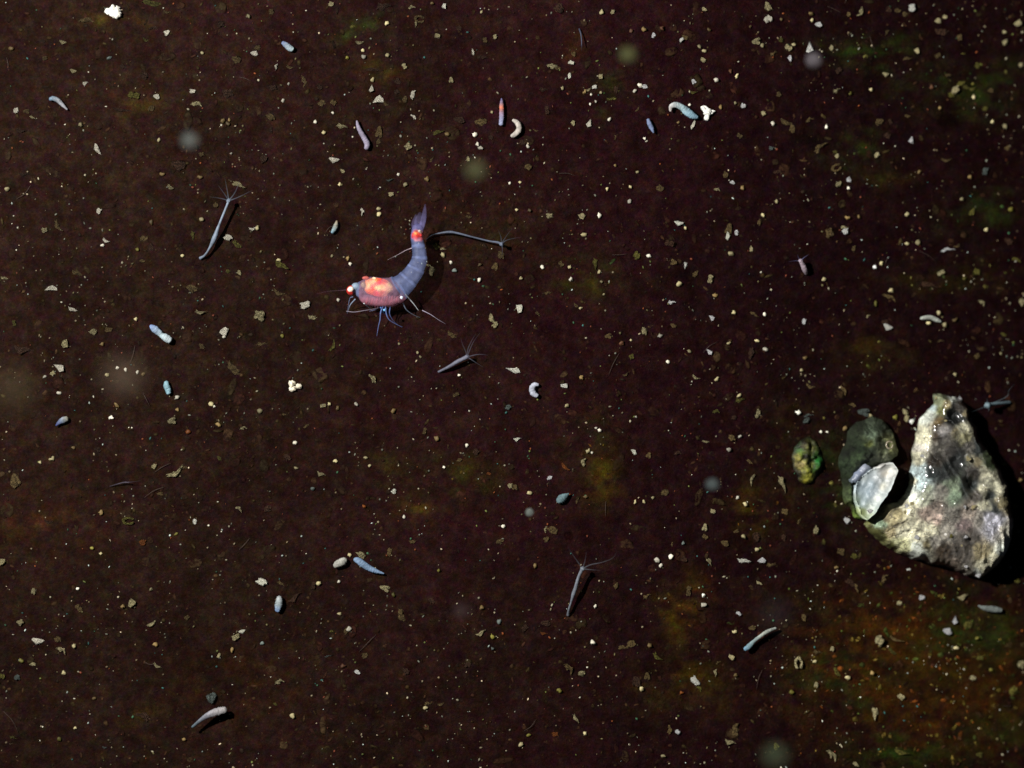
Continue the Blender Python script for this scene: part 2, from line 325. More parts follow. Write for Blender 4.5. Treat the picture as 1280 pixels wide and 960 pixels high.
SHC = spots([(1150,545,8,CREAM),(1147,558,6,(238,222,214)),(1147,572,6,CREAM),(1149,590,9,BLU),(1154,604,8,BLU),(1141,600,5,CREAM),(1155,516,7,WHT),(1163,508,5,BLU),(1170,500,7,(150,150,120)),(1176,514,5,OLV),(1174,530,5,(110,86,50)),
 (1192,499,3.5,WHT),(1183,508,4,TAN),(1200,508,6,DMAU),(1205,516,4,TAN),(1194,520,11,DSL),(1180,540,7,(170,158,158)),(1170,545,5,DBR),(1203,534,6,CREAM),(1194,541,4,ORG),(1204,548,5,(220,205,160)),(1176,560,9,MAU),(1186,565,9,DMAU),(1197,573,8,SLA),(1168,578,8,DBR),(1165,590,8,SLA),(1182,590,8,SLA),
 (1211,573,4,CREAM),(1213,560,5,MAU),(1222,560,6,SLA),(1222,578,4,TAN),(1230,590,5,CREAM),(1238,577,6,(90,100,70)),(1240,600,6,(190,180,160)),(1247,598,5,CREAM),(1217,592,7,DMAU),(1190,606,7,(196,208,176)),(1193,622,6,GRN),(1178,612,6,MAU),(1212,606,9,SLA),(1228,612,5,CREAM),(1220,620,6,DMAU),(1240,618,6,SLA),(1248,616,4,CREAM),(1254,628,5,ORG),
 (1244,636,5,SLA),(1260,640,5,TAN),(1242,654,9,LAV),(1256,664,7,(246,230,214)),(1256,688,6,WHT),(1244,700,7,CREAM),(1232,712,6,CREAM),(1222,718,3,WHT),(1228,690,7,TAN),(1230,632,5,CREAM),(1224,650,7,MAU),(1210,640,8,(170,150,140)),
 (1200,692,11,DMAU),(1184,662,10,MAU),(1180,686,7,DBR),(1213,675,8,DMAU),(1208,715,6,MAU),(1190,704,6,(150,130,120)),(1171,676,6,MAU),(1165,662,6,CREAM),(1158,680,4,ORG),(1150,668,8,CREAM),(1146,684,6,WHT),(1140,694,5,WHT),(1128,682,8,(236,226,180)),(1128,668,6,CREAM),(1120,656,4,ORG),(1125,640,5,ORG),(1112,664,6,TAN),
 (1116,685,5,OLV),(1098,668,7,OLV),(1100,655,6,GRN),(1106,643,6,TAN),(1088,656,5,OLV),(1135,634,7,CREAM),(1140,622,5,WHT),(1156,622,7,(160,156,140)),(1172,632,6,(130,112,104)),(1192,642,7,MAU),(1160,642,7,(176,150,140)),(1172,650,5,(200,170,160)),(1160,610,5,(150,150,130)),(1205,655,6,(120,100,100))], 5.0, 5, 9)
def shc(x, y, z, d):
    c = SHC(x, y, z, d)
    px, py = topx(x, y, z)
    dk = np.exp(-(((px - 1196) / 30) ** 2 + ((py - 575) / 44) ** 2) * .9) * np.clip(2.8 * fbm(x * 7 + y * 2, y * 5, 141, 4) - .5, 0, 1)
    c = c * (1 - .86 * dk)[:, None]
    vein = np.clip(1 - np.abs(vn((px + .8 * py + 20 * fbm(x * 3, y * 3, 171, 3)) * .11, (py - px * .6) * .03, 177) - .5) * 9, 0, 1); c = c * (1 - .55 * vein)[:, None]
    sk = vn((px * .9 + py * .55 + 14 * fbm(x * 4, y * 4, 151, 3)) * .33, (py - px * .4) * .045, 161)
    c = c * (0.62 + .7 * sk ** 1.5)[:, None]
    return c * (0.62 + 0.9 * fbm(x * 22, y * 22, 123, 3) * fbm(x * 6, y * 6, 131, 3) * 1.6)[:, None] * np.array([1.30, 1.44, 1.36])
root = empty('broken_shell', P(1190, 620)); tag(root, 'large broken cream and mauve shell valve with dark pitted hollow', 'shell')
relief('valve', SH, sh_h, shc, M_shell, root)

root2 = empty('shell_fragment', P(1088, 612)); tag(root2, 'smooth grey blue shell piece wedged between the dark mound and the large shell', 'shell')
FR = [(1064,606),(1070,597),(1078,590),(1090,583),(1101,579),(1110,577),(1115,586),(1110,601),(1104,612),(1097,622),(1091,633),(1086,641),(1077,648),(1070,640),(1066,626)]
def fr_h(x, y, d):
    px = x * 100 + 640; py = 480 - y * 100
    e = (px - 1064) * .8 + (py - 577) * .5
    s_ = ((px - 1088) * 0.75 + (py - 612) * 0.55)
    h = 0.30 + 0.004 * s_ + 0.0015 * np.abs(((s_ / 5 + .8 * fbm(x * 3, y * 3, 3, 2)) % 1) - .5) * 2 + 0.05 * np.exp(-d / .03) + 0.03 * (fbm(x * 12, y * 12, 4, 3) - .5)
    return np.maximum(h, .05)
FRC = spots([(1085,612,12,(176,184,188)),(1095,600,8,(196,196,194)),(1108,592,5,(226,210,190)),(1103,608,4,(240,228,205)),(1096,620,4,(235,228,210)),(1088,632,5,(205,208,190)),(1078,640,6,(160,165,110)),(1070,625,6,(140,148,130)),(1078,625,6,(190,198,196)),(1072,605,5,(130,138,140)),(1080,598,5,(205,205,200)),(1103,583,5,(190,180,170))], 3, 5, 8, 5)
relief('plate', FR, fr_h, lambda x, y, z, d: FRC(x, y, z, d) * np.array([.56, .63, .67]) * (.7 + .6 * vn((x * 100 * .8 - y * 100 * .35) * .35, (y + x) * 2, 5))[:, None] * (1 + .7 * np.exp(-d / .03))[:, None], M_nacre, root2)
SP = [(1059,599),(1064,590),(1071,583),(1077,580),(1084,583),(1079,591),(1071,598),(1066,603),(1060,603)]
relief('chip', SP, lambda x, y, d: 0.25 + 0.06 * (1 - np.exp(-d / .04)), spots([(1070,592,8,(120,130,150)),(1078,585,5,(150,156,170)),(1062,600,4,(90,100,105))], 2, 3, 6, 8), M_nacre, root2)

root3 = empty('encrusted_mound', P(1085, 575)); tag(root3, 'dark greenish encrusted mound joined to the grey blue shell piece', 'encrusted rock')
MD = [(1060,540),(1072,527),(1088,520),(1103,524),(1114,536),(1119,552),(1119,568),(1110,577),(1096,584),(1080,590),(1068,600),(1066,625),(1072,642),(1078,650),(1068,646),(1056,628),(1050,600),(1050,570)]
def md_h(x, y, d):
    px = x * 100 + 640; py = 480 - y * 100
    return np.maximum(.05 + .26 * (1 - np.exp(-d / .12)) + .14 * (fbm(x * 5, y * 5, 15, 3) - .5) + .10 * (fbm(x * 17, y * 17, 25, 3) - .5) + .06 * np.exp(-((px-1090)**2+(py-543)**2)/90) - .05*np.exp(-((px-1112)**2+(py-556)**2)/12), .03)
relief('crust', MD, md_h, lambda x, y, z, d: spots([(1100,535,7,(50,54,44)),(1090,543,6,(142,150,140)),(1085,553,4,(120,118,70)),(1105,560,5,(80,80,62)),(1112,552,4,(190,180,140)),(1116,560,4,(180,170,130)),(1108,572,6,(165,158,146)),(1095,577,6,(95,95,88)),(1090,565,8,(44,48,40)),(1075,560,9,(40,52,34)),(1062,560,10,(26,30,18)),(1060,580,8,(50,60,44)),(1070,572,6,(70,82,60)),(1056,600,7,(40,46,28)),(1062,620,6,(100,108,80)),(1070,640,6,(130,145,70)),(1060,632,6,(66,66,30)),(1075,535,8,(30,34,22))], 3, 7, 9, 11)(x, y, z, d) * np.array([.55, .66, .5]) * (.3 + 1.5 * fbm(x * 20, y * 20, 71, 3))[:, None], M_crust, root3)
b = tag(mesh_obj('crust_ring', *tube([P(1112+4*math.cos(a_), 556+4.5*math.sin(a_), .34) for a_ in np.linspace(0, 5.6, 9)], [.012]*9, 6, 24, 1, .6, 3)[:2], M_shell, root3, cols=[(.42,.36,.24)]*(24*6+2)))

root4 = empty('algae_crust', P(1009, 578)); tag(root4, 'bumpy green and yellow algae lump beside the dark mound and pale rod', 'algae')
AL = [(1003,548),(1012,545),(1021,551),(1027,562),(1029,578),(1024,592),(1017,605),(1007,606),(997,600),(991,588),(989,572),(992,558)]
relief('crust', AL, lambda x, y, d: np.maximum(.01 + .12 * (1 - np.exp(-d / .12)) + .13 * (fbm(x * 13, y * 13, 17, 3) - .5) * np.clip(d / .05, 0, 1), .01),
  lambda x, y, z, d: spots([(996,560,5,(60,96,40)),(1000,568,4,(110,130,56)),(995,572,4,(140,134,66)),(998,580,4,(160,146,92)),(1005,584,4,(140,140,70)),(1009,592,5,(160,160,62)),(1006,600,4,(190,180,60)),(1014,560,4,(110,110,60)),(1018,570,4,(40,70,28)),(1023,576,4,(40,120,50)),(1020,586,4,(60,100,40)),(1009,570,4,(30,28,14)),(1008,555,4,(60,50,26)),(1000,592,4,(60,56,24)),(1024,590,4,(26,30,14)),(994,598,4,(24,24,12))], 3, 9, 12, 21)(x, y, z, d) * np.clip(d / .08, .12, 1)[:, None] * (0.15 + 1.3 * fbm(x * 34, y * 34, 55, 2) ** 1.5)[:, None], M_algae, root4)

# ---------------------------------------------------------------- shrimp
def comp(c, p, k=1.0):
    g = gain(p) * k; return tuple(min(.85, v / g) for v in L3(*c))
shrimp = empty('shrimp', P(485, 360)); tag(shrimp, 'translucent blue grey shrimp with orange red organs and eye with painted shine', 'shrimp')
SZ = 0.20
def SP3(px, py, h=0): return P(px, py, SZ + h)
st = [(440,365,1.5,0),(444,364,6,0),(449,363,10.5,.01),(456,363.5,16,.02),(463,364,18,.03),(472,365,18.2,.03),(482,365.5,18,.04),(491,364,17.8,.05),(498,360,16.5,.06),(505,354.5,14.2,.08),(511,348,13,.09),(517,340.5,12,.1),(521,333,11,.1),(524,325,10,.1),(524.2,317,9.2,.1),(523,309,8.6,.09),(521.6,301,8.2,.08),(521,295,7.8,.08),(521.5,289,7.6,.08),(522.5,283,6.6,.08)]
vs, fs, us = tube([SP3(a_, b_, h_) for a_, b_, r_, h_ in st], [r_ / 100 for a_, b_, r_, h_ in st], 28, 150, 0.72)
vs = np.array(vs); c_ring = vs[:-2].reshape(150, 28, 3).mean(1)
uu = np.linspace(0, 1, 150)
for i in range(150):                                                   # overlapping abdomen segments
    if uu[i] > .43:
        ph = ((uu[i] - .43) * 10.5) % 1; k = .95 + 0.05 * (ph - .5)
        vs[i * 28:(i + 1) * 28] = c_ring[i] + (vs[i * 28:(i + 1) * 28] - c_ring[i]) * k
PC = spots([(519.8,291.5,1.7,(255,160,90)),(524.5,288.5,1.5,(235,214,205)),(522,296,3,(204,40,44)),(526,293,2.4,(204,60,60)),(517,297,2.6,(180,44,52)),(521,301,1.2,(235,150,155)),(523.5,299,1.2,(235,150,150)),(526,297,1.2,(205,110,120)),(519,288.0,2.4,(170,40,50)),(515,293,1.8,(150,60,90)),(522,292,2,(220,54,44)),(518,294,2.4,(226,80,50))], 3.4, 2, 14, 61)
PT = PC(vs[:, 0], vs[:, 1], vs[:, 2], None)
cl = []
for v, u in zip(vs, us):
    n_ = float(fbm(v[0] * 18, v[1] * 18, 5, 2))
    c = np.array(L3(112, 126, 172)); al = .36
    if u < .12: c = np.array(L3(130, 138, 182)); al = .46
    elif u < .42:
        px_, py_ = topx(v[0], v[1], v[2]); low_ = max(0, min(1, (py_ - 368) / 7)); c = np.array(L3(176, 138, 168)) * (1 - low_) + np.array(L3(180, 118, 138)) * low_
        al = .30 + .22 * low_
    elif u < .48: al = .40
    if u > .42:
        ph = ((u - .43) * 10.5) % 1
        if ph > .80: c = c * 1.32; al += .10
        if py_ is not None and v[0] < 9: pass
    if u > .86: c = np.array(L3(130, 130, 190)); al = .36
    if u > .78:
        qx, qy = topx(v[0], v[1], v[2]); e_ = math.hypot((qx - 521.5) / 8.2, (qy - 294) / 8.8) + .9 * (float(fbm(v[0] * 26, v[1] * 26, 77, 3)) - .5)
        k_ = max(0, min(1, (1.0 - e_) * 2.6)); c = c * (1 - k_) + PT[len(cl)] * k_; al = al * (1 - k_) + .85 * k_
    cl.append((*(np.clip(c * (0.7 + .6 * n_) * .82, 0, 1)), al))
mesh_obj('body', vs, fs, M_jelly, shrimp, cl)
# orange and red organs seen through the carapace
ov, of = merge([blob(SP3(472.5, 359.5, .045), .178, .122, .085, -.08, 4, .22, 3)])
OC = spots([(484,357,3,(246,170,140)),(486,368,3,(240,150,120)),(464,366,3,(240,120,80)),(472,354,3,(240,110,90)),(470,361,2,(255,150,70)),(474,360,4,(255,226,170)),(480,358,3,(255,196,130)),(476,352,4,(226,70,70)),(466,359,4,(245,74,36)),(461,362,3,(250,130,40)),(460,356,3,(245,196,130)),(467,351,3,(250,190,140)),(482,352,3,(240,120,90)),(487,354,3,(250,205,150)),(488,364,3,(240,190,140)),(471,368,4,(235,60,40)),(481,368,3,(250,150,110)),(462,369,4,(235,110,90)),(487,369,3,(245,200,160)),(478,365,3,(250,110,60)),(454,357,4,(130,110,50)),(458,350,3,(190,130,60)),(470,364,3,(245,90,50))], 3, 3, 10, 31)
oc = OC(ov[:, 0], ov[:, 1], ov[:, 2], None)
mesh_obj('organs', ov, of, M_organ, shrimp, np.clip(oc ** 1.3 * 1.55 * [1, .80, .70], 0, .9))
v, f = blob(SP3(454.5, 356, .06), .032, .04, .03, .3, 3, .2, 4); mesh_obj('stomach', v, f, M_organ, shrimp, [L3(128, 112, 58)] * len(v))
v, f = blob(SP3(457, 347.5, .07), .045, .022, .03, .1, 3, .4, 5); mesh_obj('carapace_crest', v, f, M_jelly, shrimp, [(*L3(225, 120, 110), .6)] * len(v))
v, f = blob(SP3(468, 347.8, .08), .03, .014, .015, -.1, 2, .4, 7); mesh_obj('carapace_crest', v, f, M_organ, shrimp, [L3(225, 196, 160)] * len(v))
for k in range(14):                                                    # ribbed gill fringe
    x_ = 458 + k * 3.1; y0 = 371 + 1.2 * math.sin(k * .5) + (.9 if k < 3 else 0); 
    v, f, u = tube([SP3(x_ + 1.5, y0, .11), SP3(x_ + .3, y0 + 6, .10), SP3(x_ - 1.5, y0 + 11 + (k % 3) - (4 if k < 3 else 0) - (4 if k > 11 else 0), .02)], [.008, .014, .006], 6, 10, .8)
    mesh_obj('gill', v, f, M_jelly, shrimp, [(*L3(190 - (k % 2) * 40, 104, 116), .42)] * len(v))
v, f = blob(SP3(445, 358.5, .05), .055, .05, .045, 0, 3, .15, 2); mesh_obj('eyestalk', v, f, M_jelly, shrimp, [(*L3(150, 172, 190), .6)] * len(v))
v, f = blob(SP3(439, 363, .05), .058, .062, .055, 0, 3, .04, 2); eye = mesh_obj('eye', v, f, M_organ, shrimp, [L3(170, 40, 34) if q[0] < SP3(441, 0).x else L3(30, 14, 20) for q in v])
v, f = blob(SP3(438.4, 361.6, .088), .033, .040, .030, 1.9, 3, .05, 2); mesh_obj('painted_eyeshine', v, f, M_organ, eye, [(.95, .80, .66)] * len(v), origin=shrimp.location).location = (0, 0, 0)  # flash eyeshine painted as a pale blob on the eye
# tail
for nm, pts, rr, al, fl in (('telson', [(522, 284), (523, 275), (525.5, 266)], (.055, .045, .02), .20, .2), ('uropod', [(526, 286), (529, 276), (530.5, 266), (531.5, 255)], (.035, .034, .026, .005), .26, .25), ('uropod', [(518, 287), (518, 279), (520, 268)], (.03, .035, .008), .20, .25)):
    v, f, u = tube([SP3(a_, b_, .08 + .02 * i) for i, (a_, b_) in enumerate(pts)], rr, 10, 22, fl)
    mesh_obj(nm, v, f, M_jelly, shrimp, [(*L3(124, 120, 172), al * (1 - .8 * q)) for q in u])
for (a_, b_, r_, c_) in ((519.8, 291.8, 1.9, (255, 150, 84)), (524.4, 288.6, 1.5, (210, 196, 190)), (526, 294, 1.4, (215, 60, 56))):
    v, f = blob(SP3(a_, b_, .135), r_ / 100, r_ / 100, .008, 0, 2, .5, int(a_)); mesh_obj('pigment_spot', v, f, M_jelly, shrimp, [(*L3(*c_), .8)] * len(v))
def limb(name, pts, r0, r1, c, al, h0=.03, h1=-.17):
    n = len(pts); v, f, u = tube([SP3(a_, b_, h0 + (h1 - h0) * i / (n - 1)) for i, (a_, b_) in enumerate(pts)], np.linspace(r0 * .72, r1 * .42, n), 7, 7 * n, 1)
    return mesh_obj(name, v, f, M_jelly, shrimp, [(*L3(*c), al * (1 - .55 * q)) for q in u])
W_ = (200, 210, 225); B_ = (120, 140, 200)
limb('leg', [(444,374),(438,381),(435,389)], .011, .008, (150,165,190), .7)
limb('leg', [(441,371),(437,374),(434,392)], .008, .005, (130,145,185), .5)
limb('leg', [(455,379),(461,384),(466,389)], .012, .009, (225,235,240), .95, .06)
limb('leg', [(474,382),(472,386),(462,389)], .010, .006, (120,130,170), .6)
limb('leg', [(479,383),(476,390),(475,400),(473,408),(471,420)], .014, .006, B_, .6)
limb('leg', [(482,383),(483,392),(486,399),(493,404),(503,409)], .014, .006, B_, .65)
limb('leg', [(488,383),(487,392),(491,400),(497,406)], .012, .006, (110,125,185), .6)
limb('leg', [(476,384),(479,390),(485,396)], .016, .008, (90,130,200), .7)
limb('leg', [(507,368),(513,375),(518,381),(523,388)], .012, .008, (205,210,215), .9, .04, -.05)
limb('leg', [(504,379),(508,387),(516,393),(525,397)], .012, .007, (130,140,160), .6)
limb('antenna', [(437,362),(425,363),(412,364),(396,367)], .005, .003, (120,90,105), .3, .05, .1)
limb('antenna', [(433,389),(443,390),(456,388),(468,386),(480,383)], .007, .006, (150,140,155), .5, -.05, .02)
limb('antenna', [(515,310),(507,313),(498,318),(484,325)], .008, .003, (190,170,180), .6, .08, .02)
limb('antenna', [(528,388),(538,393),(547,399),(557,405)], .008, .003, (190,180,200), .6, -.08, -.12)
for (a_, b_, r_, c_) in ((502, 372, 1.9, (225, 240, 255)), (480.5, 387.5, 1.5, (120, 190, 240))):
    v, f = blob(SP3(a_, b_, .14), r_ / 100, r_ / 100, .014, 0, 2, .1, 3); mesh_obj('light_spot', v, f, M_organ, shrimp, [L3(*c_)] * len(v))

# ---------------------------------------------------------------- polyps (hydroids) with a stalk, a head and tentacles
LAND = []                                                              # landmarks that labels may name
def polyp(label, lm, stalk, rad, tents, col=(120, 125, 140), al=.75, head_r=.04, hz=.12, name='polyp', tcol=None):
    n = len(stalk); base = P(*stalk[0]); r = empty(name, base); tag(r, label, 'polyp', 'polyps rooted on the dark surface')
    pts = [P(a_, b_, .02 + hz * (i / (n - 1)) ** .7) for i, (a_, b_) in enumerate(stalk)]
    c = comp(col, base)
    v, f, u = tube(pts, [q_ * .74 for q_ in rad], 10, 12 * n, 1, .2, int(stalk[0][0])); mesh_obj('stalk', v, f, M_jelly, r, [(*(np.array(c) * (.8 + .4 * q)), al) for q in u])
    hx, hy = stalk[-1]; v, f = blob(P(hx, hy, .02 + hz), head_r * .85, head_r * .85, head_r * .8, 0, 3, .4, int(hx)); mesh_obj('head', v, f, M_jelly, r, [(*(np.array(c) * 1.15), min(1, al * 1.1))] * len(v))
    for tp in tents:
        m = len(tp); q = [P(hx, hy, .03 + hz)] + [P(a_, b_, .03 + hz + .03 * (i + 1)) for i, (a_, b_) in enumerate(tp)]
        v, f, u = tube(q, np.linspace(.009, .003, m + 1), 6, 8 * (m + 1), 1); tc = comp(tcol or col, base)
        mesh_obj('tentacle', v, f, M_jelly, r, [(*tc, .20 * (1 - .85 * k)) for k in u])
    LAND.append(((stalk[0][0] + hx) / 2, (stalk[0][1] + hy) / 2, lm)); return r
polyp('long thin upright polyp with swollen ankle casting a dark shadow', 'the long thin polyp', [(250,323),(256,319),(262,310),(268,298),(274,281),(280,266),(286,251)], [.028,.018,.02,.042,.022,.02,.02], [[(281,243),(273,232)],[(276,248),(262,246)],[(284,238),(281,222)],[(299,246),(315,238)],[(294,240),(300,225)]], (150,165,185), .9, .033, .13)
polyp('arched thread-like polyp reaching away from the shrimp tail', 'the arched thread-like polyp', [(532,300),(540,294),(552,291),(562,290),(570,291),(590,296),(610,301),(622,303),(627,305)], [.006,.008,.015,.022,.018,.014,.014,.02,.018], [[(631,298),(640,285)],[(628,312),(627,322)],[(634,300),(652,296)],[(626,296),(622,286)]], (112,122,142), .75, .030, .12)
polyp('pale club-shaped polyp with five spread tentacles below the shrimp', 'the club-shaped polyp below the shrimp', [(548,465),(554,462),(562,458),(572,452),(580,448),(584,446)], [.020,.022,.028,.034,.034,.036], [[(582,439),(578,430),(576,422)],[(587,438),(592,427),(600,416)],[(598,443),(610,444)],[(593,452),(604,459)],[(585,436),(590,425),(595,417)]], (126,128,146), .85, .032, .10)
polyp('slim grey polyp with long sweeping tentacles in the open silt', 'the slim grey polyp', [(710,769),(711,762),(714,752),(717,742),(720,733),(723,722),(728,711)], [.026,.019,.018,.032,.030,.026,.030], [[(722,702),(715,692),(710,684)],[(738,706),(752,703),(765,698),(771,690)],[(738,712),(750,713)],[(731,702),(733,690)]], (118,124,134), .85, .036, .15)
polyp('short stubby polyp with three raised arms on bare ground', 'the stubby three-armed polyp', [(1008,342),(1006,337),(1003,330),(1001,326)], [.030,.046,.040,.034], [[(1005,322),(1011,318)],[(998,322),(997,318)],[(994,326),(986,327)]], (165,150,160), .9, .032, .10, tcol=(140,140,190))
polyp('small milky polyp standing out beside the tip of the large shell', 'the milky polyp by the shell tip', [(1262,503),(1252,504),(1242,505),(1234,507)], [.030,.026,.028,.036], [[(1234,500),(1233,497)],[(1236,512),(1235,515)],[(1225,511),(1214,515)],[(1258,496),(1261,488),(1268,480)]], (100,118,125), .9, .050, .14)
polyp('faint thread polyp lying low on the brown silt', 'the faint thread', [(137,608),(147,605),(155,603),(161,603)], [.006,.010,.012,.010], [[(168,602),(176,601)]], (82,74,88), .6, .012, .05)
polyp('faint upright thread polyp beside a rusty smear', 'the upright faint thread', [(724,36),(726,42),(727,50),(727,56)], [.014,.012,.010,.006], [[(727,60),(727,64)]], (84,90,110), .7, .010, .06)

# ---------------------------------------------------------------- worms
def worm(label, lm, path, rad, col, cols=None, h=.03, name='worm', flat=.75, al=.95):
    c0 = P(*path[len(path) // 2]); pts = [P(a_, b_, h + max(rad) / 100 * .5) for a_, b_ in path]
    v, f, u = tube(pts, [r_ / 100 for r_ in rad], 12, 12 * len(path), flat, .26, int(path[0][0]))
    c = []
    for q in u:
        k = col if cols is None else tuple(np.array([np.interp(q * (len(cols) - 1), range(len(cols)), np.array(cols)[:, j]) for j in range(3)]))
        c.append((*comp(k, c0), al))
    o = mesh_obj(name, v, f, M_worm, None, c); tag(o, label, 'worm', 'small pale worms scattered over the surface'); LAND.append((*path[len(path) // 2], lm)); return o
worm('thin grey comma-shaped worm with one blunt bluish end', 'the thin comma worm', [(62,124),(67,123),(73,126),(78,131),(84,137)], [2.2,3,3,2.4,1], (155,160,170), [(120,150,175),(160,165,172),(165,165,172)])
worm('short straight sausage-shaped pale blue worm', 'the sausage-shaped worm', [(353,53),(357,56),(362,60),(366,62)], [2.2,3.6,4,3], (165,185,205), [(130,146,190),(170,186,200),(180,200,205)])
worm('long gently bent lilac worm with pointed head', 'the long lilac worm', [(446,151),(448,159),(452,167),(456,174),(459,180),(458,186)], [1.2,2.6,3.1,3.5,3.6,3], (158,150,172))
worm('slender upright worm with an orange band', 'the orange-banded worm', [(627,123),(627,129),(627,135),(627,141),(627,148),(626,156)], [.8,2.4,3,3,3.2,2.6], (150,160,190), [(110,110,160),(160,130,150),(226,130,100),(170,140,165),(160,160,195),(165,172,205)])
worm('C-shaped cream worm curling open to the side', 'the cream C-shaped worm', [(641,150),(646,153),(649,159),(647,165),(642,169),(639,170)], [1.8,3.2,3.6,3.6,3,2], (205,196,186))
worm('hooked pale worm beside the white three-pointed chip', 'the hooked worm', [(838,139),(839,133),(845,131),(852,134),(858,139),(865,144),(872,147)], [1.4,3,3.6,4,5,4.6,2], (165,185,190), [(200,190,185),(185,190,190),(160,185,190),(140,175,190),(130,165,185)])
worm('small straight blue-grey worm pointing down', 'the small blue-grey worm', [(810,149),(812,155),(815,161),(817,166)], [2,3,2.6,1], (125,140,175))
worm('bright bluish dumbbell-shaped worm narrowed at its middle', 'the dumbbell worm', [(188,407),(193,411),(199,416),(202,419),(207,422),(213,426)], [2,4.6,4,3.4,5,4], (195,215,222), [(140,165,215),(190,212,220),(205,220,225)])
worm('stubby upright worm of pale blue', 'the stubby upright worm', [(208,477),(208,482),(210,487),(211,492)], [2.6,3.8,3.8,3], (150,190,205))
worm('teardrop-shaped blue-edged worm on bare silt', 'the teardrop worm', [(70,532),(74,528),(79,525),(84,523)], [1,2.6,4,3.2], (130,140,160), [(80,90,160),(130,145,170),(165,165,150)])
worm('white crescent worm curled almost shut', 'the white crescent worm', [(673,481),(668,481),(665,486),(667,492),(672,495)], [1.8,3.2,3.9,3.8,2.4], (195,200,215))
worm('thin arched pale worm like a fallen eyelash', 'the eyelash worm', [(1151,398),(1157,397),(1164,397),(1171,400),(1176,402)], [1.8,2.7,2.8,2.7,1.4], (170,175,165))
worm('plump oval white worm beside a tapering blue one', 'the plump oval worm', [(418,708),(422,705),(428,702),(432,699)], [2.6,4.6,5,3.4], (178,178,168))
worm('tapering sky-blue worm with needle tail', 'the tapering blue worm', [(443,699),(448,701),(455,706),(463,711),(471,714),(480,717)], [2.6,4.2,4.4,3.6,2.6,.8], (125,150,180))
worm('upright bluish oval worm with darker lower end', 'the upright oval worm', [(349,746),(349,752),(348,758),(347,764)], [3,4.6,4.6,3], (160,172,180), [(165,172,172),(165,178,182),(130,160,205)])
worm('grey arched worm rearing over its own black shadow', 'the rearing grey worm', [(240,909),(247,903),(255,897),(264,892),(274,889),(282,887)], [1.6,2,3,4.4,5,4.2], (150,146,150), [(80,100,110),(120,125,135),(160,156,160),(170,166,165)], h=.12)
worm('slim curved whitish worm ending in a blue knob', 'the slim knobbed worm', [(931,812),(936,808),(943,801),(951,795),(960,789),(970,785)], [2.6,3.4,2.2,2.4,2.4,1.4], (140,150,140), [(110,150,175),(135,158,160),(155,160,150),(150,156,150)], h=.06)
worm('flat grey spindle worm below the large shell', 'the flat spindle worm', [(1223,757),(1230,760),(1238,761),(1246,762),(1252,763)], [1,3,4,3.8,2.6], (105,112,108))
worm('tiny spindle worm standing aslant near the shrimp', 'the tiny spindle worm', [(421,276),(420,281),(418,286),(415,291)], [1,2.8,3,1.8], (175,190,185), [(200,180,150),(190,200,190),(140,180,200)])
worm('translucent jar-shaped creature with a dark core', 'the jar-shaped creature', [(697,627),(701,624),(705,621),(711,617)], [3,5.2,4.4,1], (105,130,135), al=.7)
LAND += [(490,360,'the shrimp'),(1200,610,'the large shell'),(1085,610,'the grey shell piece'),(1009,578,'the green algae lump')]

# ---------------------------------------------------------------- drifting motes between lens and ground, out of focus
for (x_, y_, z_, r_, c_, al, lb) in (
  (155,470,5.8,.17,(160,140,118),.14,'largest blurred grey mote adrift above the dumbbell worm'),
  (16,485,6.2,.17,(150,136,100),.10,'blurred olive mote adrift at the edge of the view'),
  (237,175,2.4,.10,(140,150,145),.22,'blurred grey mote adrift above the long thin polyp'),
  (595,213,3.0,.12,(110,115,80),.26,'blurred olive mote adrift above the shrimp tail'),
  (785,68,2.4,.10,(110,115,75),.30,'round blurred olive mote adrift over black ground'),
  (1017,75,1.6,.09,(120,115,120),.36,'blurred grey mote adrift just under a bright chip'),
  (970,944,3.4,.14,(90,104,80),.17,'blurred green mote adrift at the lower edge'),
  (890,605,1.6,.08,(105,120,120),.26,'small blurred blue-grey mote adrift beside the slope'),
  (662,640,.7,.055,(125,135,130),.40,'small ring-like grey mote adrift by the jar-shaped creature'),
  (970,768,5.0,.12,(60,62,70),.14,'faint blurred dark grey mote adrift above the slim knobbed worm'),
  (577,763,2.6,.10,(80,66,66),.18,'faint blurred brownish mote adrift over open silt')):
    k = (CAMZ - z_) / CAMZ; c = Vector(((x_ - 640) / 100 * k, (480 - y_) / 100 * k, z_))
    v, f = blob(c, r_, r_ * .95, r_ * .9, .3, 3, .2, int(x_)); g_ = (LAMP.length ** 2) / ((LAMP - c).length ** 2)
    o = mesh_obj('drifting_mote', v, f, M_mote, None, [(*[min(.8, q / g_ * 1.1) for q in L3(*c_)], al * .75)] * len(v)); tag(o, lb, 'mote', 'blurred motes adrift in the water')

